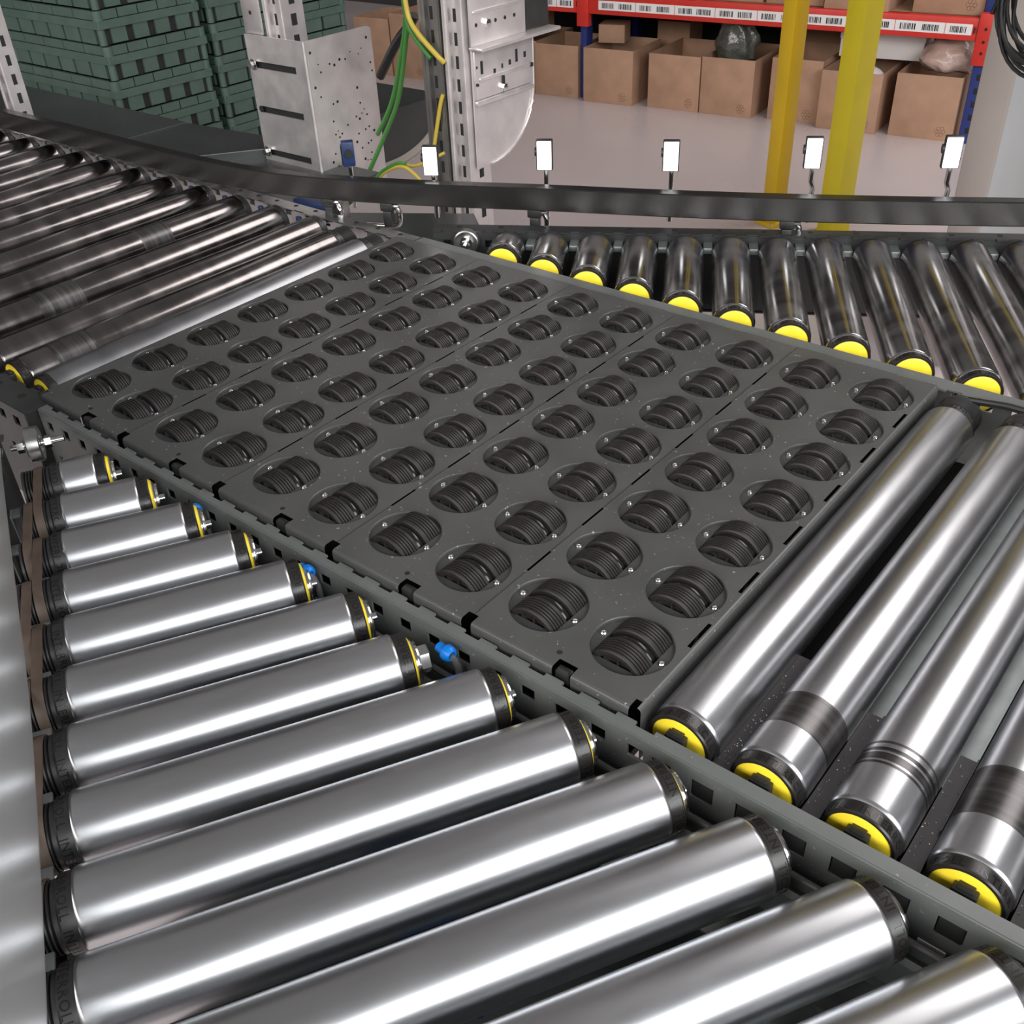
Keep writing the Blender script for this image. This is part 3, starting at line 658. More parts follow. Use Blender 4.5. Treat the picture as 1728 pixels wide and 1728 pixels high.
LN = ['white lamp on a rod in front of the slotted post, leftmost of five', 'white lamp on a rod, second from the left along the guide', 'white lamp on a rod in the middle of the five along the guide',
      'white lamp on a rod between the two yellow posts', 'brightest white lamp on a rod in front of the blue rack upright']
for k, (x, y, z) in enumerate([(-0.064, 0.596, 0.071), (0.078, 0.678, 0.080), (0.230, 0.765, 0.080), (0.393, 0.860, 0.085), (0.546, 0.948, 0.087)]): rod_panel(LN[k], x, y, z, k >= 3)
t = thing('light_barrier', 'small blue and black sensor on a thin rod before the drilled plate', 'sensor', (-0.200, 0.563, 0.0), -0.75)
MB().cbox(-0.006, 0.010, -0.008, 0.010, 0.053, 0.088, 0.0015).build('body', 'dark_blue', t)
MB().cbox(-0.004, 0.008, -0.0095, -0.007, 0.056, 0.083, 0.001).build('lens', 'gloss_black', t)
MB().cbox(-0.0085, -0.0055, -0.006, 0.008, 0.055, 0.084, 0.001).build('side_plate', 'white_plastic', t)
MB().cyl((0.011, 0.002, 0.073), (0.017, 0.002, 0.073), 0.0055, 18).build('knob', 'black_plastic', t)
MB().cyl((0.004, 0.002, -0.01), (0.004, 0.002, 0.054), 0.0034, 12).build('rod', 'chrome', t)
MB().tube(smooth_line([(-0.004, 0.002, 0.055), (-0.006, 0.002, 0.045), (0.0, 0.002, 0.03), (0.001, 0.003, 0.0)], 2), 0.0018, 8).build('wire', 'cable_black', t)
t = thing('valve_block', 'dark blue box tucked under the curved guide behind the galvanised rail', 'box', (-0.25, 0.535, -0.05), 0.1)
MB().cbox(-0.05, 0.03, -0.004, 0.03, 0, 0.045, 0.002).build('body', 'dark_blue', t)
MB().cbox(0.03, 0.04, 0.0, 0.026, 0.004, 0.05, 0.002).build('end_plate', 'galvanised', t)

# ------------------------------------------------------------------ steel slabs behind the guide
def slab(label, pts, z, m='slab_steel'):
    n = len(pts); mb = MB()
    mb.add([(x, y, 0) for x, y in pts] + [(x, y, -0.035) for x, y in pts], [tuple(range(n)), tuple(range(n, 2 * n))[::-1]] + [(i, n + i, n + (i + 1) % n, (i + 1) % n) for i in range(n)])
    ob = mb.build('steel_slab', m, None, (0, 0, z), 0); bv = ob.modifiers.new('b', 'BEVEL'); bv.width = 0.0015; bv.segments = 2
    tag(ob, label, 'steel slab', 'steel slabs behind the curved guide'); return ob
slab('long dark steel slab below the green crates at the left', [(-2.6, 0.54), (-1.03, 0.54), (-1.027, 0.845), (-2.6, 0.838)], -0.060)
slab('dark steel slab between the seam and the drilled bracket', [(-1.0265, 0.54), (-0.93, 0.54), (-0.72, 0.81), (-0.70, 0.88), (-1.024, 0.847)], -0.062)
slab('lower dark steel slab in front of the drilled bracket', [(-0.925, 0.54), (-0.45, 0.56), (-0.45, 0.86), (-0.69, 0.86)], -0.078)
slab('small dark steel slab with pale edge under the leftmost lamp', [(-0.40, 0.66), (-0.22, 0.60), (-0.04, 0.69), (-0.17, 0.80)], -0.085)
for k, (x, y) in enumerate([(-2.3, 0.7), (-1.3, 0.7), (-0.6, 0.72), (-0.2, 0.68)]):
    t = thing('slab_leg', 'grey leg under the steel slabs, %s from the left' % ORD[k], 'leg', (x, y, -H), 0, 'legs under the steel slabs')
    MB().cbox(-0.02, 0.02, -0.02, 0.02, 0.01, 0.60, 0.002).build('post', 'frame_steel', t)
    MB().cyl((0, 0, 0), (0, 0, 0.012), 0.03, 16).build('foot', 'black_plastic', t)

# ------------------------------------------------------------------ green crates
def crate_meshes(LX, LY, HT):
    body = MB(); i_ = 0.012
    body.box(-LX / 2 + i_, LX / 2 - i_, -LY / 2 + i_, -LY / 2 + i_ + 0.003, 0.002, HT - 0.004); body.box(-LX / 2 + i_, LX / 2 - i_, LY / 2 - i_ - 0.003, LY / 2 - i_, 0.002, HT - 0.004)
    body.box(-LX / 2 + i_, -LX / 2 + i_ + 0.003, -LY / 2 + i_, LY / 2 - i_, 0.002, HT - 0.004); body.box(LX / 2 - i_ - 0.003, LX / 2 - i_, -LY / 2 + i_, LY / 2 - i_, 0.002, HT - 0.004)
    body.box(-LX / 2 + i_, LX / 2 - i_, -LY / 2 + i_, LY / 2 - i_, 0, 0.003)
    rim = MB(); r0, r1 = HT * 0.46, HT * 0.97
    # rim band: bricks with thin joints above, deep slots below
    for (a0, a1, ax) in ((-LX / 2, LX / 2, 'x'), (-LY / 2, LY / 2, 'y')):
        half = (LY if ax == 'x' else LX) / 2
        for s_ in (-1, 1):
            def blk(u0, u1, z0, z1, d0, d1):
                lo, hi = sorted((s_ * (half - d0), s_ * (half - d1)))
                if ax == 'x': rim.box(u0, u1, lo, hi, z0, z1)
                else: rim.box(lo, hi, u0, u1, z0, z1)
            blk(a0 + 0.006, a1 - 0.006, r0 + (r1 - r0) * 0.0, r0 + (r1 - r0) * 0.46, 0.0, 0.014)
            n = 5; 
            for k in range(n):
                u0 = a0 + 0.008 + (a1 - a0 - 0.016) * k / n; u1 = a0 + 0.008 + (a1 - a0 - 0.016) * (k + 1) / n - 0.004
                blk(u0, u1, r0 + (r1 - r0) * 0.50, r1, 0.003, 0.014)
    post = MB().cyl((0, 0, r0), (0, 0, r1), 0.016, 20).cyl((0, 0, 0), (0, 0, r0), 0.012, 16)
    # lower wall panels with dark gaps between them
    ribs = []
    for (a0, a1, ax) in ((-LX / 2, LX / 2, 'x'), (-LY / 2, LY / 2, 'y')):
        half = (LY if ax == 'x' else LX) / 2; n = 6 if ax == 'x' else 4
        for s_ in (-1, 1):
            for k in range(n):
                mb = MB(); g = 0.011 if ax == 'x' else 0.026
                u0 = a0 + 0.03 + (a1 - a0 - 0.06) * k / n + g / 2; u1 = a0 + 0.03 + (a1 - a0 - 0.06) * (k + 1) / n - g / 2
                lo, hi = sorted((s_ * (half - 0.005), s_ * (half - 0.012)))
                if ax == 'x': mb.box(u0, u1, lo, hi, 0.003, r0)
                else: mb.box(lo, hi, u0, u1, 0.003, r0)
                ribs.append(mb.mesh('wall_panel', 'green_plastic', 0))
    return body.mesh('crate_wall', 'interior_dark', 0), rim.mesh('rim', 'green_plastic', 0), post.mesh('corner_post', 'green_plastic'), ribs
CA = crate_meshes(0.60, 0.372, 0.099)
def crate(loc, rz, label):
    t = thing('plastic_crate', label, 'crate', loc, rz, 'stacked green crates')
    inst('crate_wall', CA[0], t); inst('rim', CA[1], t); [inst('corner_post', CA[2], t, (sx * 0.284, sy * 0.17, 0)) for sx in (-1, 1) for sy in (-1, 1)]
    for me in CA[3]: inst('wall_panel', me, t)
zb = -0.684 
for st, (cx, cy, rz, nm) in enumerate([(-2.383, 1.495, 0, 'left'), (-2.269, 2.005, PI / 2, 'right')]):
    t = thing('pallet', 'low wooden pallet under the %s stack of green crates' % nm, 'pallet', (cx, cy, -H), rz)
    for k in range(5): MB().box(-0.30, 0.30, -0.18 + 0.076 * k, -0.12 + 0.076 * k, 0.046, 0.066).build('plank', 'cardboard_dark', t)
    for s_ in (-0.14, 0, 0.14): MB().box(-0.30, 0.30, s_ - 0.02, s_ + 0.02, 0, 0.046).build('runner', 'cardboard_dark', t)
    for k in range(9):
        lab = ('top crate' if k == 8 else 'bottom crate' if k == 0 else '%s crate from the bottom' % ORD[k])
        crate((cx + random.uniform(-0.003, 0.003), cy + random.uniform(-0.003, 0.003), zb + 0.099 * k), rz, 'dark green plastic %s in the %s stack' % (lab, nm))

# ------------------------------------------------------------------ slotted posts, drilled bracket, folded silver housing
def slotted_post(label, loc, w_, d_, h0, h1, m='aluminium', slot_z=0.035, dark=True):
    t = thing('slotted_post', label, 'post', (loc[0], loc[1], h0), 0)
    Hh = h1 - h0; mb = MB()
    mb.box(-w_ / 2, -w_ / 2 + w_ * 0.30, -d_ / 2, d_ / 2, 0, Hh); mb.box(w_ / 2 - w_ * 0.30, w_ / 2, -d_ / 2, d_ / 2, 0, Hh)
    mb.box(-w_ / 2 + w_ * 0.3, w_ / 2 - w_ * 0.3, -d_ / 2 + 0.009, d_ / 2 - 0.009, 0, Hh)
    mb.box(-w_ / 2 + 0.002, -w_ / 2 + w_ * 0.16, -d_ / 2 - 0.002, -d_ / 2, 0, Hh); mb.box(w_ / 2 - w_ * 0.16, w_ / 2 - 0.002, -d_ / 2 - 0.002, -d_ / 2, 0, Hh)
    mb.build('profile', m, t)
    if dark:
        k = 0; z = 0.01
        zlo = -0.15 - h0
        z = max(z, zlo)
        sb = MB().box(-w_ * 0.12, w_ * 0.12, -0.0006, 0, 0, slot_z * 0.55).mesh('slot', 'interior_dark', 0)
        sb2 = MB().box(-0.0006, 0, -w_ * 0.12, w_ * 0.12, 0, slot_z * 0.55).mesh('slot', 'interior_dark', 0)
        while z < Hh - 0.02:
            inst('slot', sb, t, (0, -d_ / 2 + 0.0088, z)); inst('slot', sb2, t, (w_ / 2 + 0.0006, 0, z)); z += slot_z
    return t
slotted_post('aluminium slotted post behind the drilled bracket plate', (-0.637, 0.840, 0), 0.052, 0.05, -H, 0.75)
slotted_post('slender aluminium post at the left picture edge behind the guide', (-1.165, 0.56, 0), 0.034, 0.034, -H, 0.5)
t = thing('mounting_strip', 'flat aluminium strip beside the slotted post above the bracket', 'strip', (-0.690, 0.806, -H))
MB().cbox(-0.024, 0.026, 0.0, 0.004, H + 0.149, 1.5, 0.001).build('strip', 'aluminium', t)
MB().cyl((0.0, -0.0006, 0.935), (0.0, 0.001, 0.935), 0.0035, 14).build('hole', 'interior_dark', t)
slotted_post('dark slotted post with wires, left half of the twin post', (-0.272, 0.86, 0), 0.046, 0.05, -H, 0.75, 'dark_alu')
slotted_post('pale aluminium slotted post beside the silver housing', (-0.222, 0.86, 0), 0.044, 0.05, -H, 0.75)
t = thing('bracket_plate', 'folded aluminium bracket plate with three slots and many drilled holes', 'bracket plate', (-0.549, 0.80, 0.0))
slots = [(-0.150, -0.030, 0.092, 0.104), (-0.150, -0.028, 0.012, 0.024), (-0.150, -0.026, -0.068, -0.056)]
MB().perf(-0.162, 0.0, -0.16, 0.149, slots, 0.003, Matrix(((1, 0, 0, 0), (0, 0, -1, 0), (0, 1, 0, 0), (0, 0, 0, 1)))).build('slotted_face', 'aluminium', t)
# drilled face in the yz plane with a rounded top corner
mb = MB(); pts = [(0, -0.16), (0.166, -0.16), (0.166, 0.140)] + [(0.158 + 0.008 * math.cos(a), 0.141 + 0.008 * math.sin(a)) for a in (0.4, 0.8, 1.2)] + [(0.150, 0.150), (0, 0.149)]
n = len(pts); mb.add([(0, y, z) for y, z in pts] + [(-0.003, y, z) for y, z in pts], [tuple(range(n)), tuple(range(n, 2 * n))[::-1]] + [(i, n + i, n + (i + 1) % n, (i + 1) % n) for i in range(n)])
dr = mb.build('drilled_face', 'aluminium', t, smooth=0)
hole_m = {r: MB().cyl((-0.0005, 0, 0), (0.0004, 0, 0), r, 12).mesh('hole', 'interior_dark') for r in (0.0013, 0.0019, 0.0026)}
HO = [(0.013, 0.129, 2), (0.152, 0.131, 2), (0.028, 0.107, 0), (0.032, 0.093, 1), (0.055, 0.103, 1), (0.066, 0.099, 2), (0.080, 0.106, 2), (0.094, 0.104, 1), (0.108, 0.114, 0), (0.128, 0.107, 0), (0.136, 0.115, 0),
      (0.156, 0.087, 1), (0.158, 0.072, 1), (0.014, 0.070, 2), (0.024, 0.052, 1), (0.062, 0.036, 2), (0.051, 0.034, 1), (0.115, 0.050, 2), (0.118, 0.022, 1), (0.046, 0.004, 1), (0.104, 0.0, 1), (0.112, -0.006, 2), (0.119, 0.003, 0), (0.126, 0.009, 0), (0.132, -0.002, 1),
      (0.080, -0.010, 1), (0.054, -0.015, 0), (0.047, -0.020, 1), (0.056, -0.027, 1), (0.063, -0.022, 1), (0.105, -0.032, 1), (0.124, -0.028, 1), (0.134, -0.025, 1), (0.146, -0.035, 2), (0.098, -0.046, 2), (0.066, -0.045, 1), (0.056, -0.047, 1), (0.040, -0.054, 1),
      (0.079, -0.056, 2), (0.110, -0.060, 1), (0.127, -0.055, 1), (0.135, -0.052, 1), (0.032, -0.068, 2), (0.044, -0.078, 1), (0.066, -0.072, 1), (0.058, -0.075, 1), (0.114, -0.082, 2), (0.120, -0.086, 0), (0.128, -0.087, 0), (0.133, -0.074, 1), (0.126, -0.104, 0), (0.124, -0.128, 1), (0.058, -0.110, 1), (0.060, -0.128, 1), (0.07, -0.14, 2), (0.15, -0.13, 1)]
for (y, z, r) in HO: inst('hole', hole_m[(0.0013, 0.0019, 0.0026)[r]], dr, (0, y, z))
for (x, z) in ((-0.148, 0.098), (-0.150, -0.061)):
    MB().lathe([(0, -0.002), (0.0095, -0.002), (0.0095, 0.0), (0, 0.0)], 20, TR(x, -0.001, z)).lathe([(0, -0.010), (0.006, -0.010), (0.0065, -0.009), (0.0065, -0.002), (0, -0.002)], 6, TR(x, -0.001, z)).build('bolt', 'chrome', t)
MB().cyl((-0.149, -0.0008, 0.018), (-0.149, 0.0, 0.018), 0.006, 18).build('hole', 'interior_dark', t)

MB().cyl((-0.0015, 0.0015, -0.16), (-0.0015, 0.0015, 0.149), 0.0032, 14).build('fold', 'aluminium', t)
MB().box(-0.158, -0.012, 0.006, 0.008, -0.1, 0.12).build('backing', 'interior_dark', t)  # dark plate added for the shade inside the slots
# silver housing: folded sheet in the yz plane with a rounded lower corner and horizontal folds
t = thing('sheet_housing', 'silver folded sheet housing with rounded lower corner beside the slotted post', 'housing', (-0.194, 0.845, 0))
mb = MB(); W_ = 0.155
pts = [(0, -0.028), (0.035, -0.026)] + [(0.035 + (W_ - 0.035) * math.sin(a), 0.082 - 0.108 * math.cos(a)) for a in [PI / 2 * k / 12 for k in range(1, 13)]] + [(W_, 0.16), (0, 0.16)]
n = len(pts); mb.add([(0, y, z) for y, z in pts] + [(-0.003, y, z) for y, z in pts], [tuple(range(n)), tuple(range(n, 2 * n))[::-1]] + [(i, n + i, n + (i + 1) % n, (i + 1) % n) for i in range(n)])
mb.build('curved_side', 'aluminium', t)
mb = MB().sweep([(0.0005, y * 1.0, z) for y, z in pts[1:-1]][:0] or [(0, 0, 0), (0, 0.001, 0)], [(0, 0), (0.0001, 0), (0, 0.0001)])
fl_ = MB().tube([(0.0015, y, z) for y, z in pts[1:-1]], 0.0022, 8); fl_.build('edge_bead', 'aluminium', t)
MB().cbox(0.0, 0.004, 0.002, W_ - 0.003, 0.084, 0.158, 0.001).build('upper_plate', 'aluminium', t)
MB().cbox(0.0, 0.007, 0.0, W_ - 0.004, 0.074, 0.083, 0.003).build('lower_bead', 'aluminium', t)
MB().cbox(0.003, 0.007, 0.010, W_ - 0.012, 0.111, 0.117, 0.002).build('fold', 'aluminium', t)
MB().cbox(-0.002, 0.026, -0.005, W_ + 0.05, 0.160, 0.166, 0.0025).build('ledge', 'aluminium', t)
MB().cbox(0.0, 0.004, -0.004, W_ - 0.02, 0.166, 0.42, 0.001).build('back_plate', 'aluminium', t)
MB().cbox(0.003, 0.007, 0.002, W_ - 0.03, 0.212, 0.217, 0.002).build('fold', 'aluminium', t)
MB().cbox(-0.03, 0.003, W_ - 0.02, W_ + 0.045, 0.167, 0.40, 0.002).build('black_box', 'black_plastic', t)
for (y, z, w_, h_) in [(0.018, 0.132, 0.003, 0.02), (0.050, 0.121, 0.003, 0.007), (0.070, 0.125, 0.002, 0.007), (0.090, 0.127, 0.003, 0.008), (0.108, 0.134, 0.003, 0.02), (0.130, 0.132, 0.003, 0.009), (0.006, 0.134, 0.002, 0.004),
                       (0.004, 0.108, 0.002, 0.004), (0.146, 0.113, 0.003, 0.006), (0.07, 0.103, 0.002, 0.014)]:
    MB().cbox(0.0035, 0.0075 if z < 0.12 else 0.0045, y - w_, y + w_, z - h_ / 2, z + h_ / 2, 0.0003).build('slot', 'interior_dark', t)
for y in (0.010, 0.058, 0.082, 0.106): MB().cyl((0.0035, y, 0.196), (0.0045, y, 0.196), 0.003, 12).build('hole', 'interior_dark', t)
for (y, z) in ((0.07, 0.092), (0.034, 0.196)): MB().lathe([(0, 0), (0.006, 0), (0.0065, 0.001), (0.0065, 0.007), (0, 0.008)], 6, TR(0.0035, y, z) @ RZ(-PI / 2)).build('bolt', 'chrome', t)
# dark curved trough end behind the green wires
t = thing('curved_trough', 'dark grey rounded trough end behind the green wires', 'trough', (-0.78, 1.0, 0))
pts = [(0.05, -0.205), (0.20, -0.205)] + [(0.20 + 0.195 * math.sin(a), -0.085 - 0.12 * math.cos(a)) for a in [PI / 2 * k / 12 for k in range(1, 12)]] + [(0.395, -0.088), (0.05, -0.088)]
n = len(pts); mb = MB(); mb.add([(0, y, z - 0.0) for y, z in pts] + [(-0.25, y, z) for y, z in pts], [tuple(range(n)), tuple(range(n, 2 * n))[::-1]] + [(i, n + i, n + (i + 1) % n, (i + 1) % n) for i in range(n)])
mb.build('side', 'slab_steel', t); MB().tube([(0.002, y, z) for y, z in pts[:-1]], 0.010, 8).build('rim', 'column_paint', t)
MB().cbox(-0.22, -0.18, 0.1, 0.14, -H, -0.2, 0.002).build('leg', 'frame_steel', t)

def wire(label, pts, r, m, name='wire', group=None):
    ob = MB().tube(smooth_line(pts, 3), r, 10).build(name, m); tag(ob, label, 'wire', group); return ob
wire('long green wire hanging left of the twin post', [(-0.382, 0.9, 0.19), (-0.385, 0.9, 0.176), (-0.399, 0.9, 0.127), (-0.418, 0.9, 0.066), (-0.436, 0.9, 0.028), (-0.467, 0.9, -0.016), (-0.52, 0.89, -0.10)], 0.0042, 'cable_green')
wire('second green wire hanging beside the drilled plate', [(-0.405, 0.915, 0.18), (-0.408, 0.915, 0.161), (-0.425, 0.915, 0.115), (-0.449, 0.915, 0.053), (-0.473, 0.915, 0.013), (-0.508, 0.915, -0.03)], 0.0042, 'cable_green')
wire('yellow strand of the wire draped across the twin post', [(-0.316, 0.825, 0.30), (-0.312, 0.825, 0.228), (-0.307, 0.825, 0.198), (-0.281, 0.82, 0.178), (-0.248, 0.825, 0.149), (-0.243, 0.832, 0.14)], 0.0042, 'cable_yellow')
wire('green strand of the wire draped across the twin post', [(-0.325, 0.83, 0.30), (-0.321, 0.83, 0.220), (-0.316, 0.83, 0.186), (-0.290, 0.826, 0.164), (-0.266, 0.826, 0.145)], 0.0036, 'cable_green')
wire('yellow green wire in the channel above the leftmost lamp', [(-0.250, 0.831, 0.09), (-0.254, 0.829, 0.08), (-0.264, 0.828, 0.046), (-0.278, 0.828, 0.0)], 0.0034, 'cable_yellow')
wire('black cable between the drilled bracket and the twin post', [(-0.41, 0.945, 0.18), (-0.423, 0.945, 0.164), (-0.458, 0.945, 0.136), (-0.491, 0.945, 0.097), (-0.52, 0.95, 0.066)], 0.0085, 'cable_black')
wire('yellow wire arching over the curved guide at the bracket', [(-0.215, 0.61, -0.01), (-0.199, 0.62, 0.021), (-0.178, 0.62, 0.034), (-0.151, 0.62, 0.045), (-0.132, 0.62, 0.043), (-0.112, 0.625, 0.025), (-0.10, 0.63, 0.0)], 0.0028, 'cable_yellow')
wire('green wire strand in the bundle over the curved guide', [(-0.213, 0.608, 0.0), (-0.197, 0.618, 0.026), (-0.176, 0.618, 0.038), (-0.155, 0.62, 0.049), (-0.14, 0.622, 0.049)], 0.0026, 'cable_green')
wire('thin yellow wire running right behind the leftmost lamp', [(-0.160, 0.64, 0.040), (-0.150, 0.645, 0.037), (-0.137, 0.65, 0.041), (-0.118, 0.655, 0.050), (-0.10, 0.665, 0.06)], 0.0024, 'cable_yellow')
wire('green wire under the curved guide beside the galvanised rail', [(-0.33, 0.62, -0.075), (-0.308, 0.62, -0.056), (-0.259, 0.62, -0.022), (-0.22, 0.62, 0.01)], 0.004, 'cable_green')

# ------------------------------------------------------------------ storage rack with cardboard boxes
EX = Vector((0.9943, 0.1065, 0)); NX = Vector((-0.1065, 0.9943, 0)); RO = Vector((-0.35, 3.91, -H)); RA = math.atan2(0.1065, 0.9943)
def RP(s, t_, z=0): v = RO + EX * s + NX * t_; return (v.x, v.y, v.z + z)
rack = thing('storage_rack', 'storage rack with red beams and blue upright behind the yellow posts', 'rack', RP(0, 0), RA)
def rb(name, m, *a): return MB().cbox(*a).build(name, m, rack)
for s_, t_ in ((0.065, 0.0), (0.065, 0.55), (-1.714, 0.02), (-1.714, 0.55), (-2.47, 0.02), (-2.47, 0.55)):
    up = rb('upright', 'blue_paint', s_ - (0.03 if s_ > 0 else 0.016), s_ + (0.03 if s_ > 0 else 0.016), t_, t_ + 0.06, 0, 1.6, 0.002)
    if t_ == 0.0 and s_ > 0:
        for k in range(9): MB().cbox(s_ - 0.008, s_ + 0.008, t_ - 0.001, t_ + 0.001, 0.04 + 0.05 * k, 0.062 + 0.05 * k, 0.0004).build('slot', 'interior_dark', up)
for (s0, s1) in ((-1.66, 0.03), (-2.45, -1.72)):
    bm_ = rb('beam', 'red_paint', s0, s1, -0.03, 0.015, 0.385, 0.465, 0.004)
    ls = MB().box(s0 + 0.05, s1 - 0.02, -0.0312, -0.030, 0.405, 0.443).build('label_strip', 'white_label', bm_)
    bars = MB(); x = s0 + 0.06
    while x < s1 - 0.05:
        for q in range(2):
            xx = x + 0.01 + q * 0.085
            while xx < x + 0.07 + q * 0.085:
                ww = random.choice((0.0015, 0.003, 0.005)); bars.box(xx, xx + ww, -0.0318, -0.0311, 0.412, 0.434); xx += ww + random.choice((0.002, 0.004))
        x += 0.19
    tag(bars.build('bar_codes', 'ink_black', ls, smooth=0), kind='stuff')
    x = s0 + 0.05
    dv = MB()
    while x < s1 - 0.02: dv.box(x, x + 0.002, -0.0318, -0.0311, 0.403, 0.445); x += 0.19
    tag(dv.build('label_edges', 'red_paint', ls, smooth=0), kind='stuff')
rb('beam_connector', 'red_paint', 0.03, 0.09, -0.036, 0.0, 0.30, 0.485, 0.003); rb('beam_connector', 'red_paint', -1.72, -1.66, -0.036, 0.0, 0.33, 0.485, 0.003)
for z in (0.345, 0.385, 0.43): MB().cyl((0.06, -0.0365, z), (0.06, -0.0355, z), 0.006, 12).build('rivet', 'interior_dark', rack)
rb('shelf_board', 'cardboard_dark', -2.45, 0.03, 0.0, 0.6, 0.455, 0.465, 0.002)
rb('back_panel', 'interior_dark', -2.5, 0.1, 0.62, 0.63, 0.0, 1.6, 0.002)

def carton(label, s0, s1, t0, hgt, dep=0.36, rz=0.0, z=0.0, mark=True, open_=True, flap=0.0):
    W = s1 - s0; c = RP((s0 + s1) / 2, t0, z)
    t = thing('cardboard_box', label, 'box', c, RA + rz, 'cardboard boxes of the storage rack'); tk = 0.004
    MB().cbox(-W / 2, W / 2, 0, tk, 0, hgt, 0.001).build('front_wall', 'cardboard', t)
    MB().cbox(-W / 2, W / 2, dep - tk, dep, 0, hgt, 0.001).build('back_wall', 'cardboard', t)
    for x in (-W / 2, W / 2 - tk): MB().box(x, x + tk, tk, dep - tk, 0, hgt).build('side_wall', 'cardboard', t)
    MB().box(-W / 2 + tk, W / 2 - tk, tk, dep - tk, 0.0, tk).build('base', 'cardboard_dark', t)
    if not open_: 
        MB().box(-W / 2, W / 2, 0, dep, hgt, hgt + tk).build('lid', 'cardboard', t)
    if flap:
        MB().box(-W / 2, W / 2, dep - tk, dep, hgt, hgt + flap).build('flap', 'cardboard_dark', t)
    if mark:
        mk = MB(); cx, cz = W / 2 - 0.05, 0.035
        for k in range(6):
            a = PI / 3 * k; px, pz = cx + 0.013 * math.cos(a), cz + 0.013 * math.sin(a)
            for q in range(12):
                b0, b1 = 2 * PI * q / 12, 2 * PI * (q + 1) / 12
                for (r0, r1) in ((0.0082, 0.0070),):
                    mk.add([(px + r0 * math.cos(b0), -0.0006, pz + r0 * math.sin(b0)), (px + r0 * math.cos(b1), -0.0006, pz + r0 * math.sin(b1)), (px + r1 * math.cos(b1), -0.0006, pz + r1 * math.sin(b1)), (px + r1 * math.cos(b0), -0.0006, pz + r1 * math.sin(b0))], [(0, 1, 2, 3)])
        mk.build('printed_mark', 'print_brown', t, smooth=0)
    return t
carton('cardboard box half hidden behind the silver housing', -2.235, -1.985, 0.03, 0.235)
carton('cardboard box right beside the silver housing', -1.972, -1.735, 0.0, 0.235, 0.30, 0.03)
carton('open cardboard box with a small box on it, under the red bracket', -1.688, -1.43, -0.025, 0.24, 0.30, 0.02, flap=0.0)
carton('open cardboard box left of the one holding the grey bag', -1.36, -1.104, 0.0, 0.235)
carton('open cardboard box holding the dark grey plastic bag', -1.098, -0.850, 0.0, 0.24)
carton('cardboard box partly hidden behind the thinner yellow post', -0.785, -0.56, 0.03, 0.255, flap=0.07)
carton('cardboard box partly hidden behind the wider yellow post', -0.546, -0.294, -0.02, 0.235)
carton('cardboard box at the blue upright under the beige bag', -0.244, 0.012, 0.0, 0.245)
carton('small closed box lying on the open box below the red bracket', -1.66, -1.535, 0.08, 0.075, 0.12, 0.25, 0.245, False, False)
carton('tall box flap standing behind the small closed box', -1.50, -1.33, 0.37, 0.30, 0.15, 0.0, 0.0, False)
carton('box stacked on the half hidden box by the silver housing', -2.24, -2.03, 0.08, 0.11, 0.2, 0.0, 0.242, False, False)
carton('cardboard box in the background right of the drilled plate', -3.13, -2.895, 0.02, 0.28, 0.3)
carton('taller cardboard box in the background behind the black cable', -2.885, -2.66, 0.02, 0.31, 0.3)
for k, (s0, s1) in enumerate([(-1.16, -0.85), (-0.835, -0.59), (-0.575, -0.318), (-0.235, 0.03), (-1.5, -1.20), (-2.03, -1.745)]):
    carton('cardboard box on the upper rack shelf, %s' % ['left of the thinner yellow post', 'between the two yellow posts', 'behind the wider yellow post', 'rightmost with printed rings', 'far left of the yellow posts', 'above the silver housing edge'][k],
           s0, s1, 0.02 if k != 2 else -0.02, 0.24, 0.36, 0.0, 0.466, k == 3, True)
c = RP(-0.36, 0.13, 0.262)
t = thing('white_box', 'flat white box on the cardboard boxes behind the wider yellow post', 'box', c, RA + 0.05)
MB().cbox(-0.17, 0.17, 0, 0.2, 0, 0.085, 0.003).build('base', 'white_plastic', t); MB().cbox(-0.173, 0.173, -0.002, 0.202, 0.07, 0.10, 0.003).build('lid', 'white_plastic', t)
def blob(name, label, c, sx, sy, sz, m, seed, rz=0.0, cat='bag'):
    rnd = random.Random(seed); bm = bmesh.new(); bmesh.ops.create_icosphere(bm, subdivisions=4, radius=1)
    ph = [(rnd.uniform(1, 5), rnd.uniform(1, 5), rnd.uniform(1, 5), rnd.uniform(0, 6)) for _ in range(9)]
    for v in bm.verts:
        d = sum(math.sin(a * v.co.x * 1.7 + b * v.co.y * 1.7 + g * v.co.z * 1.7 + p_) for a, b, g, p_ in ph) / 9
        cr = abs(math.sin(5 * v.co.x + 7 * d)) * 0.08
        k = 1 + 0.22 * d - cr; z = max(v.co.z * k, -0.72)
        sq = 1.0 - 0.25 * max(0, z)
        v.co = Vector((v.co.x * k * sx * sq, v.co.y * k * sy * sq, (z + 0.72) * sz))
    me = bpy.data.meshes.new(name); bm.to_mesh(me); bm.free(); me.materials.append(M[m])
    me.polygons.foreach_set('use_smooth', [True] * len(me.polygons))
    ob = bpy.data.objects.new(name, me); COL.objects.link(ob); ob.location = (c[0], c[1], c[2] + H); ob.rotation_euler = (0, 0, RA + rz)
    return tag(ob, label, cat)
blob('plastic_bag', 'shiny dark grey plastic bag standing in an open cardboard box', RP(-0.99, 0.125, 0.20), 0.098, 0.08, 0.135, 'bag_grey', 21)
blob('plastic_bag', 'wrinkled beige filled bag on the box beside the blue upright', RP(-0.075, 0.12, 0.245), 0.125, 0.105, 0.082, 'bag_beige', 8)
blob('foam_roll', 'small white soft bundle in the box behind the wider yellow post', RP(-0.37, 0.06, 0.19), 0.07, 0.04, 0.034, 'white_plastic', 5, 0, 'bundle')

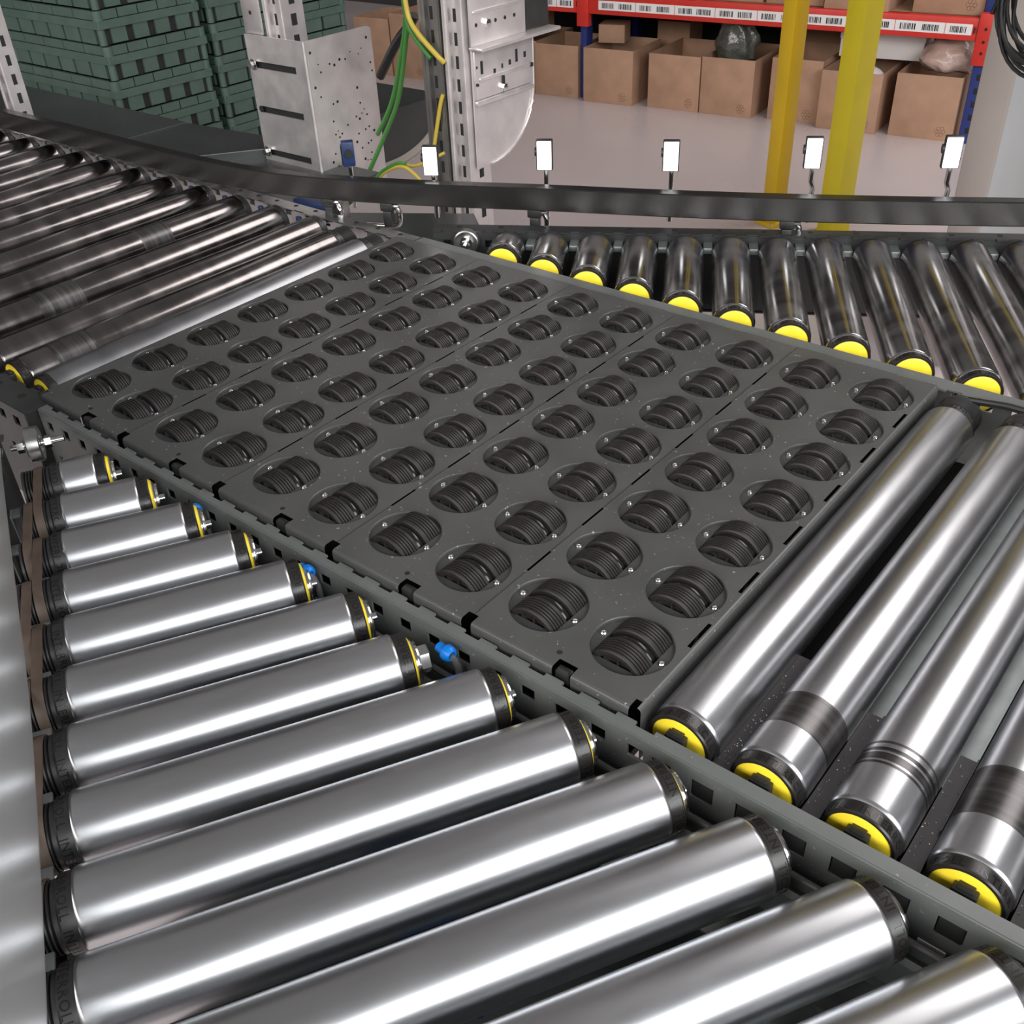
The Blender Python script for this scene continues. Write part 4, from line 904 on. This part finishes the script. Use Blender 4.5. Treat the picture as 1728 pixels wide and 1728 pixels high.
# ------------------------------------------------------------------ yellow posts, grey column, cable coil
def ypost(label, x, y, w_, m, rz):
    t = thing('yellow_post', label, 'post', (x, y, -H), rz)
    MB().cbox(-w_ / 2, w_ / 2, -w_ / 2, w_ / 2, 0.01, 2.6, 0.004).build('post', m, t)
    MB().cbox(-w_ * 0.8, w_ * 0.8, -w_ * 0.8, w_ * 0.8, 0, 0.012, 0.002).build('foot_plate', m, t)
    for sx in (-1, 1):
        for sy in (-1, 1): MB().lathe([(0, 0), (0.008, 0), (0.008, 0.006), (0, 0.006)], 6, TR(sx * w_ * 0.65, sy * w_ * 0.65, 0.012) @ RX(PI / 2)).build('bolt', 'chrome', t)
ypost('thinner bright yellow steel post standing before the rack', -0.512, 2.70, 0.056, 'yellow_paint', -0.35)
ypost('wider olive yellow steel post standing before the rack', -0.296, 2.70, 0.074, 'olive_yellow', -0.35)
t = thing('grey_column', 'pale grey cabinet column at the right edge behind the curved guide', 'column', (0.262, 2.0, -H))
MB().cbox(0, 0.07, 0, 0.5, 0.0, 2.4, 0.003).build('side_panel', 'column_paint', t)
MB().cbox(0.06, 0.072, 0.012, 0.49, 0.02, 2.38, 0.002).build('door', 'door_paint', t)  # column side facing the light, its brighter cooler tone painted in
slotted_post('slotted aluminium post at the right frame edge beside the grey column', (0.545, 1.62, 0), 0.045, 0.045, -H, 0.6)
t = thing('cable_coil', 'coil of black cable hanging at the upper right corner', 'cable coil', (0.405, 1.72, 0.13))
for k in range(9):
    r = 0.075 + 0.006 * (k % 5); cx, cz = 0.012 * math.sin(k * 1.9) + 0.03, 0.012 * math.cos(k * 2.3) + 0.02; pts = []
    for q in range(37):
        a = 2 * PI * q / 36
        pts.append((cx + r * math.cos(a) * 0.9, -0.004 * k + 0.006 * math.sin(2 * a + k), cz + r * 1.25 * math.sin(a)))
    MB().tube(pts, 0.0038, 8).build('cable_loop', 'cable_black', t)
MB().tube([(-0.01, -0.02, 0.16), (-0.045, -0.02, 0.06), (-0.062, -0.02, -0.01)], 0.0036, 8).build('loose_end', 'cable_black', t)
MB().cyl((0.03, -0.05, 0.115), (0.03, 0.30, 0.115), 0.006, 10).build('hook', 'chrome', t)
